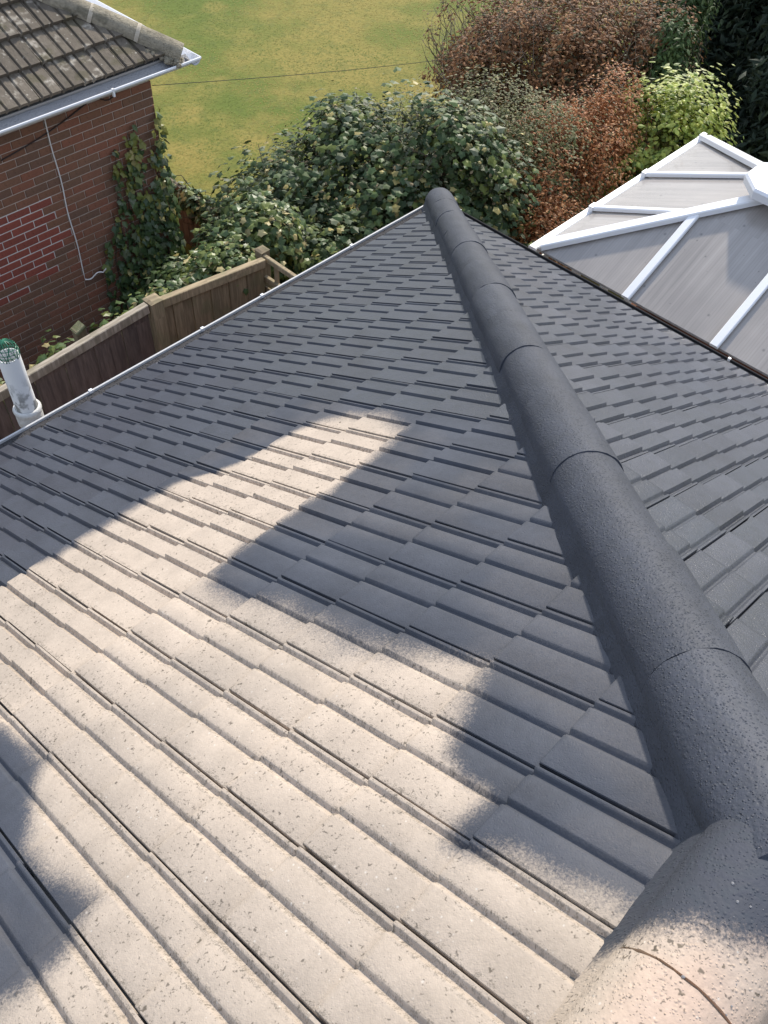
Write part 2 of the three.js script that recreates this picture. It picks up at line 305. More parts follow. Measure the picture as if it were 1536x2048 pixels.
function layTile(side, F, s, t, v1) { // s: position of the joint along the eave, t: slope distance of the tile's upper end
  const left = side === 'left', centre = F.at(left ? s + W / 2 : s - W / 2, t - G / 2);
  const visible = inFrame(centre, 1.12);
  const hipN = left ? V(-1, 0, 1).normalize() : V(1, 0, -1).normalize();
  const org = F.at(s + (rt() - 0.5) * 0.003, t + (rt() - 0.5) * 0.004).addScaledVector(F.N, SINK + (rt() - 0.5) * 0.004);
  const D = F.D.clone().addScaledVector(F.U, (rt() - 0.5) * 0.008).normalize(), U = F.U.clone().addScaledVector(F.N, (rt() - 0.5) * 0.008).normalize();
  const M = new THREE.Matrix4().makeBasis(U, F.N, D).setPosition(org);
  const dHip = hipN.dot(centre), mapped = left && s > MZ0 + 0.02 && t - v1 > MT0 + 0.02 && s + W < MZ0 + MZL - 0.02 && t + 0.06 < MT0 + MTL;
  if (dHip < -0.3) return;
  const dist = centre.distanceTo(camera.position), near = visible && dist < 3.1;
  const cut = dHip < 0.36 || (left && centre.x > XR - 0.5) || (!left && 2 * XR - centre.x - centre.z < 0.5);
  const kind = Math.floor(rt() * 5), pick = rt(), mat = left ? coatMats[pick < 0.5 ? 0 : pick < 0.75 ? 1 : 2] : coatMats[Math.floor(pick * 5)];
  if (visible && !cut && !near && !mapped && Math.abs(v1 - G) < 1e-6) { shared('roof_tile', farGeos[kind], mat, slopes[side], M); return; }
  const src = near ? tileSoup(profNear, true, v1, rt) : Math.abs(v1 - G) < 1e-6 ? farSoups[kind] : tileSoup(profFar, false, v1, rt);
  let polys = src.map((f) => f.map((p) => ({ p: p.clone().applyMatrix4(M), uv: mapped ? [s + p.x, t - p.z] : [p.x + kind * 0.31, p.z + kind * 0.17] })));
  const clip = (n, k) => { polys = polys.map((f) => cutTo(f, n, k)).filter((f) => f.length > 2); };
  if (cut) { clip(hipN, 0.03); if (left) clip(V(-1, 0, 0), -(XR - 0.025)); else clip(V(-1, 0, -1), -(2 * XR - 0.03)); }
  if (!polys.length) return;
  const g = soupToGeo(polys, near ? 0.7 : 0);
  if (visible) part('roof_tile', g, mapped ? slopeMat : mat, slopes[side]);
  else extra[side].push([g, mapped ? slopeMat : mat]);
}
for (let j = -2; j <= 12; j++) for (let i = -8; i <= 23; i++) { // left slope: tile i spans S0-iW .. +W, butt of course j at T0-jG
  const tHead = T0 - j * G + G, s = S0 - i * W;
  if (tHead > 5.3) continue;
  layTile('left', LEFT, s, tHead, G);
}
for (let j = -4; j <= 12; j++) for (let i = 0; i <= 26; i++) layTile('right', RIGHT, 0.16 + W + i * W + 0.04, T0 - j * G + G, G);
for (const side of ['left', 'right']) { const by = new Map(); for (const [g, m] of extra[side]) { if (!by.has(m)) by.set(m, []); by.get(m).push(g); } for (const [m, gs] of by) { const p = part('roof_tiles_beyond', mergeGeometries(gs), m, slopes[side], 'stuff'); } }
// back slope and gable end behind the viewer, plain
part('roof_slope', new MB().quad(V(XR + 0.02, XR * SP / CP + H - 0.04, 9.5), V(2 * XR - 0.17, H + 0.055, 9.5), V(2 * XR - 0.17, H + 0.055, 0.19), V(XR + 0.02, XR * SP / CP + H - 0.04, XR)).geo(), coatMats[0], house);

// barrel tiles over the hips and the ridge
function barrel(a, axis, side, len, r, mat, name, parent, uvf, seg = 24, rows = 7) {
  const up = side.clone().cross(axis).normalize(); if (up.y < 0) up.negate();
  const b = new MB(), thick = 0.013, TH = 1.62, sd = Math.floor(rt() * 900), jit = Array.from({ length: rows + 1 }, () => 0);
  const P = (k, j, rr) => { const th = -TH + 2 * TH * k / seg, q = a.clone().addScaledVector(axis, len * j / rows); const ends = j === 0 || j === rows, edge = (ends ? -0.0012 : 0) + 0.0045 * (fbm(k * 0.5 + 3, j * 0.7 + 5, sd, 3) - 0.5); if (ends) q.addScaledVector(axis, 0.0022 * (vnoise(k * 0.8, j * 3.3, sd + 7) - 0.5)); return q.addScaledVector(side, Math.sin(th) * (rr + edge + jit[j])).addScaledVector(up, Math.cos(th) * (rr + edge + jit[j]) * 0.97); };
  const U = (k, j) => uvf((-TH + 2 * TH * k / seg) * r, len * j / rows, a);
  for (let j = 0; j < rows; j++) for (let k = 0; k < seg; k++) { b.quad(P(k, j, r), P(k + 1, j, r), P(k + 1, j + 1, r), P(k, j + 1, r), U(k, j), U(k + 1, j), U(k + 1, j + 1), U(k, j + 1)); }
  for (let k = 0; k < seg; k++) { b.quad(P(k, 0, r - thick), P(k + 1, 0, r - thick), P(k + 1, 0, r), P(k, 0, r), U(k, 0), U(k + 1, 0), U(k + 1, 0), U(k, 0)); b.quad(P(k, rows, r), P(k + 1, rows, r), P(k + 1, rows, r - thick), P(k, rows, r - thick), U(k, rows), U(k + 1, rows), U(k + 1, rows), U(k, rows)); }
  return part(name, b.geo(0.8), mat, parent);
}
const PH = Math.atan(Math.tan(PIT) / Math.SQRT2), HA = V(Math.cos(PH) / Math.SQRT2, Math.sin(PH), Math.cos(PH) / Math.SQRT2), HS = V(1, 0, -1).normalize();
const hipPt = (s, up) => V(0, H + up, 0).addScaledVector(HA, s);
{
  const joints = [0.16, 0.68, 1.18, 1.68, 2.19, 2.69, 3.2, 3.69, 4.19, 4.68, 5.2, 5.71, 6.17, 6.66];
  for (let k = 0; k < joints.length - 1; k++) {
    const r = 0.116 + (rt() - 0.5) * 0.006, off = (rt() - 0.5) * 0.007;
    const a = hipPt(joints[k] + 0.002, -0.008 + (rt() - 0.5) * 0.004).addScaledVector(HS, off), dir = HA.clone().addScaledVector(HS, (rt() - 0.5) * 0.006).normalize();
    barrel(a, dir, HS, joints[k + 1] - joints[k] - 0.0022, r, hipMat, 'hip_tile', house, (x, y) => [x + k * 0.37, y + k * 0.53]);
  }
  // mortar bed under both edges of the hip tiles, with a ragged foot
  const core = new MB(), n = 150, L = 6.6;
  for (const sg of [-1, 1]) {
    const b = new MB(); let prev = null;
    for (let k = 0; k <= n; k++) {
      const s = 0.17 + (L - 0.17) * k / n, w = 0.134 + 0.012 * (vnoise(k * 0.35, sg * 9, 301) - 0.3) + 0.007 * hash2(k, sg, 303);
      const row = [hipPt(s, 0.005).addScaledVector(HS, sg * 0.1115), hipPt(s, -0.03).addScaledVector(HS, sg * (0.121 + 0.003 * hash2(k, sg, 304))), hipPt(s, -0.085).addScaledVector(HS, sg * w)];
      if (prev) for (let q = 0; q < 2; q++) sg > 0 ? b.quad(prev[q], prev[q + 1], row[q + 1], row[q]) : b.quad(prev[q + 1], prev[q], row[q], row[q + 1]);
      prev = row;
    }
    part('mortar_bed', b.geo(0.9), hipMat, house);
  }
  for (let k = 0; k < 16; k++) { const t0 = -1.6 + 3.2 * k / 16, t1 = -1.6 + 3.2 * (k + 1) / 16, Q = (s, t) => hipPt(s, -0.008).addScaledVector(HS, Math.sin(t) * 0.107).add(V(0, Math.cos(t) * 0.104, 0)); core.quad(Q(0.2, t0), Q(0.2, t1), Q(6.4, t1), Q(6.4, t0)); }
  part('mortar_core', core.geo(), coreMat, house);
  // end of the lowest hip tile, filled with mortar and rounded off
  const e = new MB(), c = hipPt(0.165, -0.01), HU = HS.clone().cross(HA).normalize(); if (HU.y < 0) HU.negate();
  for (let i = 0; i < 6; i++) for (let k = 0; k < 18; k++) { const Q = (i2, k2) => { const al = i2 / 6 * Math.PI / 2, th = -1.7 + 3.4 * k2 / 18, rr = 0.114 * Math.cos(al); return c.clone().addScaledVector(HS, Math.sin(th) * rr).addScaledVector(HU, Math.cos(th) * rr).addScaledVector(HA, -0.055 * Math.sin(al)); }; e.quad(Q(i, k), Q(i + 1, k), Q(i + 1, k + 1), Q(i, k + 1)); }
  part('hip_end_cap', e.geo(0.8), hipMat, house);
  // the second hip, beyond the right edge of the view
  const A2 = V(-HA.x, HA.y, HA.z), S2 = V(1, 0, 1).normalize(), base2 = V(2 * XR, H, 0);
  for (let k = 0; k < 13; k++) barrel(base2.clone().addScaledVector(A2, 0.16 + k * 0.49), A2, S2, 0.485, 0.117, hipMat, 'hip_tile', house, (x, y) => [x, y], 12, 1);
  // ridge towards and past the viewer
  const ry = XR * SP / CP + H - 0.004; let z = XR - 0.06; const rj = [z, 4.628, 5.08, 5.53, 5.98, 6.43, 6.88, 7.33, 7.78, 8.23, 8.68, 9.13, 9.5];
  for (let k = 0; k < rj.length - 1; k++) barrel(V(XR + 0.012 + (rt() - 0.5) * 0.005, ry + (k ? 0.004 * (k % 2) : 0), rj[k] + 0.003), V(0, (rt() - 0.5) * 0.01, 1).normalize(), V(1, 0, 0), rj[k + 1] - rj[k] - 0.007, 0.110 + (k === 1 ? 0.002 : 0), ridgeMat, 'ridge_tile', house, (x, y, a) => [x, a.z + y], 28, 7);
  const rc = new MB();
  for (const sg of [-1, 1]) {
    const rb = new MB(); let prev = null;
    for (let k = 0; k <= 120; k++) {
      const zz = XR - 0.02 + (9.5 - XR) * k / 120, w = 0.122 + 0.010 * (vnoise(k * 0.4, sg * 5, 311) - 0.4) + 0.004 * hash2(k, sg, 313), XC = XR + 0.012;
      const row = [V(XC + sg * 0.105, ry + 0.01, zz), V(XC + sg * (0.116 + 0.003 * hash2(k, sg, 314)), ry - 0.036, zz), V(XC + sg * (w + 0.010), ry - 0.13, zz)], ur = [[sg * 0.19, zz], [sg * 0.215, zz], [sg * 0.245, zz]];
      if (prev) for (let q = 0; q < 2; q++) { const A = [prev[0][q], row[q], row[q + 1], prev[0][q + 1]], B = [prev[1][q], ur[q], ur[q + 1], prev[1][q + 1]]; if (sg > 0) { A.reverse(); B.reverse(); } rb.quad(...A, ...B); }
      prev = [row, ur];
    }
    part('mortar_bed', rb.geo(0.9), ridgeMat, house);
  }
  for (let k = 0; k < 12; k++) { const Q = (zz, t) => V(XR + 0.012 + Math.sin(t) * 0.1, ry + Math.cos(t) * 0.097, zz), t0 = -1.6 + 3.2 * k / 12, t1 = -1.6 + 3.2 * (k + 1) / 12; rc.quad(Q(XR, t0), Q(9.4, t0), Q(9.4, t1), Q(XR, t1)); }
  part('mortar_core', rc.geo(), coreMat, house);
  // mortar packed where hip and ridge meet
  const m = new MB(), mc = V(XR - 0.012, ry - 0.062, XR - 0.012); for (let i = 0; i < 10; i++) for (let k = 0; k < 24; k++) { const Q = (i2, k2) => { const al = i2 / 10 * Math.PI * 0.55, th = k2 % 24 / 24 * 2 * Math.PI, rr = 0.118 * (1 + 0.12 * (vnoise(i2 * 0.9 + 4, Math.cos(th) * 2 + 5 + Math.sin(th) * 2, 321) - 0.5)); return mc.clone().add(V(Math.sin(al) * Math.cos(th) * rr, Math.cos(al) * rr * 1.05, Math.sin(al) * Math.sin(th) * rr)); }; m.quad(Q(i, k), Q(i, k + 1), Q(i + 1, k + 1), Q(i + 1, k)); }
  part('mortar_joint', m.geo(0.9), hipMat, house);
  // crumbs of mortar and grit caught on the ridge
  const cr = new MB(); const rr = rngOf(77); for (let k = 0; k < 26; k++) { const th = (rr() - 0.3) * 1.6, zz = XR + 0.05 + rr() * 0.3, s = 0.0009 + 0.0022 * Math.pow(rr(), 3), p = V(XR + 0.012 + Math.sin(th) * 0.110, ry + Math.cos(th) * 0.107, zz); cr.lump(p, s, rr); }
  part('grit', cr.geo(), new THREE.MeshStandardMaterial({ color: lin(0.2, 0.2, 0.21), roughness: 0.9 }), house, 'stuff');
}
// eaves: felt, gutters, brackets, fascia, walls
{
  const felt = new THREE.MeshStandardMaterial({ color: lin(0.15, 0.152, 0.18), roughness: 0.6, bumpMap: rep(grainT, 1), bumpScale: 0.003 });
  const f = new MB(); let prev = null; for (let k = 0; k <= 180; k++) { const z = 0.1 + 9.4 * k / 180, a = V(0.19, H + 0.078, z), b = V(0.075 + 0.03 * vnoise(k * 0.5, 1, 331), H + 0.004 + 0.01 * vnoise(k * 0.6, 2, 332), z); if (prev) f.quad(prev[0], prev[1], b, a); prev = [a, b]; }
  part('eaves_felt', f.geo(), felt, house);
  const silt = new THREE.MeshStandardMaterial({ color: lin(0.045, 0.043, 0.045), roughness: 0.95, bumpMap: rep(pitT, 0.5), bumpScale: 0.02 });
  const gut = (name, path, mat) => { // half-round channel, lip at 0, back at 0.105
    const b = new MB(), P = (th, r, s) => { const x = 0.056 - Math.cos(th) * r, y = H - 0.004 - Math.sin(th) * r * 1.05; return path(x, y, s); };
    const n = 10; for (let k = 0; k < n; k++) { const t0 = Math.PI * k / n, t1 = Math.PI * (k + 1) / n; b.quad(P(t0, 0.053, 0), P(t1, 0.053, 0), P(t1, 0.053, 1), P(t0, 0.053, 1)); b.quad(P(t0, 0.056, 0), P(t0, 0.056, 1), P(t1, 0.056, 1), P(t1, 0.056, 0)); }
    b.quad(P(0, 0.053, 0), P(0, 0.053, 1), P(0, 0.062, 1), P(0, 0.062, 0));
    b.bar(path(-0.003, H - 0.012, 0), path(-0.003, H - 0.012, 1), 0.014, 0.013, V(0, 1, 0), 0.003);
    const gp = part(name, b.geo(0.8), mat, house), si = new MB(); si.quad(path(0.006, H - 0.016, 0), path(0.006, H - 0.016, 1), path(0.107, H - 0.012, 1), path(0.107, H - 0.012, 0)); part('gutter_silt', si.geo(), silt, gp); return gp;
  };
  const black = new THREE.MeshPhysicalMaterial({ color: lin(0.02, 0.02, 0.022), roughness: 0.85, specularIntensity: 0.3 });
  const gl = gut('gutter', (x, y, s) => V(x, y, -0.03 + 9.5 * s), new THREE.MeshPhysicalMaterial({ color: lin(0.5, 0.5, 0.5), roughness: 0.6, bumpMap: rep(grainT, 0.8), bumpScale: 0.002 })), gr = gut('gutter', (x, y, s) => V(-0.02 + 8.6 * s, y, x), black);
  tag(gl, 'white gutter along the longer eave'); tag(gr, 'black gutter along the shorter eave');
  for (let k = 0; k < 11; k++) { const z = 0.08 + k * 0.78 + (k % 3) * 0.12; part('bracket', new MB().box(-0.013, 0.008, H - 0.03, H + 0.007, z - 0.012, z + 0.012).geo(), pvc, gl); }
  for (const x of [0.24, 2.7, 5.1]) part('bracket', new MB().box(x - 0.01, x + 0.01, H - 0.02, H + 0.006, -0.0115, 0.006).geo(), pvc, gr);
  part('fascia', new MB().box(0.12, 0.14, H - 0.2, H + 0.02, 0.14, 9.4).box(0.12, 8.46, H - 0.2, H + 0.02, 0.118, 0.138).geo(), pvc, house);
  part('soffit', new MB().box(0.142, 0.44, H - 0.2, H - 0.19, 0.142, 9.4).box(0.442, 8.4, H - 0.2, H - 0.19, 0.142, 0.43).geo(), pvc, house);
  const wallM = new THREE.MeshStandardMaterial({ color: lin(0.3, 0.16, 0.11), roughness: 0.95, bumpMap: rep(pitT, 0.7), bumpScale: 0.004 });
  part('wall', new MB().box(0.42, 8.16, -0.05, H - 0.2, 0.42, 9.3).geo(), wallM, house);
  part('gable_wall', new MB().tri(V(0.42, H - 0.19, 9.28), V(8.16, H - 0.19, 9.28), V(XR, XR * SP / CP + H - 0.12, 9.28)).geo(), wallM, house);
}

// ---------------------------------------------------------------- soil vent pipe by the eave
{
  const x = -0.115, z = 3.7, y1 = H + 0.44;
  const pipeTex = tex(512, 512, (u, v) => { const a = fbm(u * 7, v * 42, 401, 5, 0), low = sstep(0.115, 0.02, Math.abs(v - 0.85)), st = fbm(u * 12, v * 36, 402, 5, 0), d = sstep(0.40, 0.56, st) * sstep(0.34, 0.5, a) * low + 0.25 * sstep(0.6, 0.75, a); return mix3([0.84, 0.84, 0.83], [0.16, 0.16, 0.145], 0.8 * Math.min(1, d)); });
  const pm = new THREE.MeshPhysicalMaterial({ map: pipeTex, roughness: 0.75, specularIntensity: 0.3, bumpMap: rep(grainT, 0.8), bumpScale: 0.001 });
  const t = thing('vent_pipe', 'white soil vent pipe with green wire balloon rising beside the gutter', 'pipe', V(x, 0, z));
  const g = new THREE.CylinderGeometry(0.066, 0.066, y1, 32, 6, true).translate(x, y1 / 2, z); part('pipe', g, pm, t);
  part('pipe_rim', new MB().lathe(x, z, [[0.066, y1], [0.0665, y1 + 0.004], [0.060, y1 + 0.004], [0.060, y1 - 0.08]], 28).geo(0.8), pvc, t);
  const col = new THREE.MeshPhysicalMaterial({ color: lin(0.62, 0.61, 0.58), roughness: 0.55, bumpMap: rep(pitT, 0.3), bumpScale: 0.006 });
  const cy = H - 0.02, pr = [[0.069, cy + 0.060], [0.080, cy + 0.058], [0.087, cy + 0.045], [0.085, cy + 0.028], [0.078, cy + 0.014], [0.082, cy - 0.01], [0.081, cy - 0.07], [0.072, cy - 0.085]];
  part('collar', new MB().lathe(x, z, pr, 28).geo(0.9), col, t);
  const wire = new THREE.MeshPhysicalMaterial({ color: lin(0.02, 0.15, 0.085), roughness: 0.4 });
  const b = new MB(), R = 0.069, Y = y1 + 0.015;
  for (let k = 0; k < 14; k++) { const a = k / 14 * Math.PI, pts = []; for (let i = 0; i <= 20; i++) { const th = -0.35 + (Math.PI + 0.7) * i / 20, tw = 0.25 * Math.sin(i * 0.5 + k); pts.push(V(x + Math.cos(th) * R * Math.cos(a + tw), Y + Math.sin(th) * R * 1.25 + 0.012, z + Math.cos(th) * R * Math.sin(a + tw))); } b.tube(pts, 0.0022, 0.0022, 5); }
  for (const [rr, yy] of [[0.064, 0.005], [0.067, 0.03], [0.060, 0.055]]) { const pts = []; for (let i = 0; i <= 24; i++) { const a = i / 24 * 2 * Math.PI; pts.push(V(x + Math.cos(a) * rr, Y + yy + 0.004 * Math.sin(a * 2), z + Math.sin(a) * rr)); } b.tube(pts, 0.0024, 0.0024, 5); }
  part('wire_balloon', b.geo(0.9), wire, t);
}

// ---------------------------------------------------------------- conservatory on the right
{
  const e = H - 0.1, x0 = 0.91, zn = -0.18, zf = -2.72, zm = (zn + zf) / 2, xr = 2.29, hy = 0.587, XE = 5.6;
  const end = (x) => e + 0.587 / 1.38 * (x - x0), nearY = (z) => e + 0.587 / 1.27 * (zn - z), farY = (z) => e + 0.587 / 1.27 * (z - zf);
  const t = thing('conservatory', 'white framed conservatory with hipped polycarbonate roof beside the dark eave', 'conservatory', V(3.2, 0, zm));
  const ribs = tex(256, 64, (u) => { const k = Math.abs((u * 16) % 1 - 0.5); return 0.5 + (k > 0.44 ? 0.4 : 0); }, false);
  const film = tex(512, 512, (u, v) => { const a = fbm(u * 3, v * 3, 501, 4), l = Math.abs((u * 48) % 1 - 0.5) > 0.42 ? 0.9 : 1, st = fbm(u * 40, v * 2, 502, 3), s = speck(u * 30, v * 30, 503, 0.02); const k = (0.82 + 0.3 * a + 0.30 * (st - 0.5)) * l * (1 - 0.5 * s); return [0.46 * k, 0.415 * k, 0.375 * k]; });
  const flip = (m) => { const f = film.clone(); f.repeat.set(m, m); f.needsUpdate = true; return f; };
  const poly = new THREE.MeshPhysicalMaterial({ map: flip(1), roughness: 0.2, transmission: 0.26, thickness: 0, ior: 1.5, bumpMap: rep(ribs, 0.24), bumpScale: 0.0006, specularIntensity: 1, clearcoat: 0.8, clearcoatRoughness: 0.06 });
  const panel = (pts, y, along) => { // pts [[x,z]...] on the plane y(x,z); uv u runs across the ribs
    const b = new MB(), P = pts.map(([x, z]) => V(x, y(x, z), z)), Q = P.map((p) => p.clone().add(V(0, -0.018, 0))), uv = (p) => along === 'x' ? [p.z, p.x] : [p.x, p.z];
    for (let i = 1; i < P.length - 1; i++) { b.tri(P[0], P[i], P[i + 1], uv(P[0]), uv(P[i]), uv(P[i + 1])); b.tri(Q[0], Q[i + 1], Q[i], uv(Q[0]), uv(Q[i + 1]), uv(Q[i])); }
    for (let i = 0; i < P.length; i++) { const j = (i + 1) % P.length; b.quad(P[i], Q[i], Q[j], P[j]); }
    part('roof_panel', b.geo(), poly, t);
  };
  const hipX = (z) => x0 + 1.38 * (z > zm ? zn - z : z - zf) / 1.27, z1 = -0.965, z2 = -1.757;
  const J = hipX(z1), J2 = hipX(z2), ye = (x) => end(x), yn = (x, z) => nearY(z), yf = (x, z) => farY(z);
  panel([[x0, zn], [J, z1], [x0, z1]], ye, 'x'); panel([[x0, z1], [J, z1], [xr, zm], [J2, z2], [x0, z2]], ye, 'x'); panel([[x0, z2], [J2, z2], [x0, zf]], ye, 'x');
  const xs = [J, 2.52, 3.26, 4.0, 4.74, XE];
  panel([[x0, zn], [J, zn], [J, z1]], yn, 'z'); panel([[J, zn], [2.52, zn], [2.52, zm], [xr, zm], [J, z1]], yn, 'z');
  for (let k = 1; k < xs.length - 1; k++) panel([[xs[k], zn], [xs[k + 1], zn], [xs[k + 1], zm], [xs[k], zm]], yn, 'z');
  panel([[x0, zf], [J2, z2], [J2, zf]], yf, 'z'); panel([[J2, zf], [J2, z2], [xr, zm], [2.52, zm], [2.52, zf]], yf, 'z');
  for (let k = 1; k < xs.length - 1; k++) panel([[xs[k], zf], [xs[k], zm], [xs[k + 1], zm], [xs[k + 1], zf]], yf, 'z');
  const beam = (a, b, w = 0.062, h = 0.032) => part('glazing_bar', new MB().bar(a, b, w, h, V(0, 1, 0), 0.008).geo(), pvc, t);
  const up = 0.004, p = (x, y, z) => V(x, y + up, z);
  beam(p(x0 - 0.02, end(x0), z1), p(J - 0.05, end(J - 0.05), z1), 0.06); beam(p(x0 - 0.02, end(x0), z2), p(J2 - 0.02, end(J2 - 0.02), z2), 0.06);
  beam(p(x0 + 0.02, e + 0.006, zn - 0.02), p(xr, e + hy + 0.006, zm), 0.095, 0.045); beam(p(x0 + 0.02, e + 0.006, zf + 0.02), p(xr, e + hy + 0.006, zm), 0.095, 0.045);
  beam(p(J, nearY(z1) , z1 + 0.03), p(J, nearY(zn), zn + 0.03), 0.066);
  for (const x of xs.slice(1)) { beam(p(x, nearY(zm), zm), p(x, nearY(zn), zn + 0.03), 0.066); beam(p(x, farY(zm), zm), p(x, farY(zf), zf - 0.02), 0.066); }
  part('ridge_bar', new MB().bar(V(xr, e + hy + 0.012, zm), V(XE, e + hy + 0.012, zm), 0.17, 0.05, V(0, 1, 0), 0.02).geo(), pvc, t);
  { const b = new MB(), c = V(2.17, e + hy + 0.02, zm + 0.07), oct = (r, y) => Array.from({ length: 8 }, (_, k) => V(c.x + Math.cos((k + 0.5) / 8 * 2 * Math.PI) * r, c.y + y, c.z + Math.sin((k + 0.5) / 8 * 2 * Math.PI) * r)); const R = [oct(0.29, -0.03), oct(0.30, 0.03), oct(0.285, 0.05), oct(0.1, 0.085)];
    for (let i = 0; i < 3; i++) for (let k = 0; k < 8; k++) { const l = (k + 1) % 8; b.quad(R[i][k], R[i + 1][k], R[i + 1][l], R[i][l]); } for (let k = 1; k < 7; k++) { b.tri(R[3][0], R[3][k + 1], R[3][k]); b.tri(R[0][0], R[0][k], R[0][k + 1]); }
    tag(part('ridge_end_cap', b.geo(), pvc, t), 'octagonal white cap on the ridge end'); }
  const g = new MB(); g.bar(V(x0 - 0.045, e - 0.07, zn), V(x0 - 0.045, e - 0.07, zf), 0.075, 0.062, V(0, 1, 0), 0.01); g.bar(V(x0 - 0.08, e - 0.072, zf - 0.045), V(XE, e - 0.072, zf - 0.045), 0.075, 0.062, V(0, 1, 0), 0.01);
  part('eaves_gutter', g.geo(), pvc, t); part('box_gutter', new MB().box(x0, XE, e - 0.2, e - 0.045, zn + 0.012, zn + 0.165).geo(), new THREE.MeshStandardMaterial({ color: lin(0.1, 0.1, 0.105), roughness: 0.8 }), t);
  for (const z of [zf, z2, z1]) { part('end_cap', new MB().box(x0 - 0.045, x0 - 0.005, e - 0.012, e + 0.045, z - 0.038, z + 0.038).geo(), pvc, t); }
  for (let k = 0; k < 5; k++) { const z = zn - 0.05 + (zf - zn + 0.1) * k / 4; part('mullion', new MB().box(x0 + 0.01, x0 + 0.07, 0.6, e - 0.075, z - 0.035, z + 0.035).geo(), pvc, t); }
  for (let k = 1; k < 6; k++) { const x = x0 + 0.04 + (XE - x0 - 0.1) * k / 5; part('mullion', new MB().box(x - 0.035, x + 0.035, 0.6, e - 0.075, zf + 0.01, zf + 0.07).geo(), pvc, t); }
  const glass = new THREE.MeshPhysicalMaterial({ color: lin(0.92, 0.95, 0.94), transmission: 1, thickness: 0, roughness: 0.02, ior: 1.5 });
  for (let k = 0; k < 4; k++) { const z = zn - 0.05 + (zf - zn + 0.1) * k / 4; part('pane', new MB().box(x0 + 0.035, x0 + 0.045, 0.62, e - 0.08, z - 0.6 + 0.037, z - 0.04).geo(), glass, t); }
  for (let k = 0; k < 5; k++) { const w = (XE - x0 - 0.1) / 5, x = x0 + 0.04 + w * k; part('pane', new MB().box(x + 0.04, x + w - 0.04, 0.62, e - 0.08, zf + 0.035, zf + 0.045).geo(), glass, t); }
  const brickM = new THREE.MeshStandardMaterial({ color: lin(0.25, 0.11, 0.07), roughness: 0.95, bumpMap: rep(pitT, 0.4), bumpScale: 0.005 });
  part('dwarf_wall', new MB().box(x0, x0 + 0.1, 0, 0.598, zf, zn).box(x0 + 0.102, XE, 0, 0.596, zf + 0.002, zf + 0.1).geo(), brickM, t);
  part('floor', new MB().box(x0 + 0.104, XE, 0.008, 0.05, zf + 0.104, 0.3).geo(), new THREE.MeshStandardMaterial({ color: lin(0.3, 0.26, 0.22), roughness: 0.7 }), t);
}

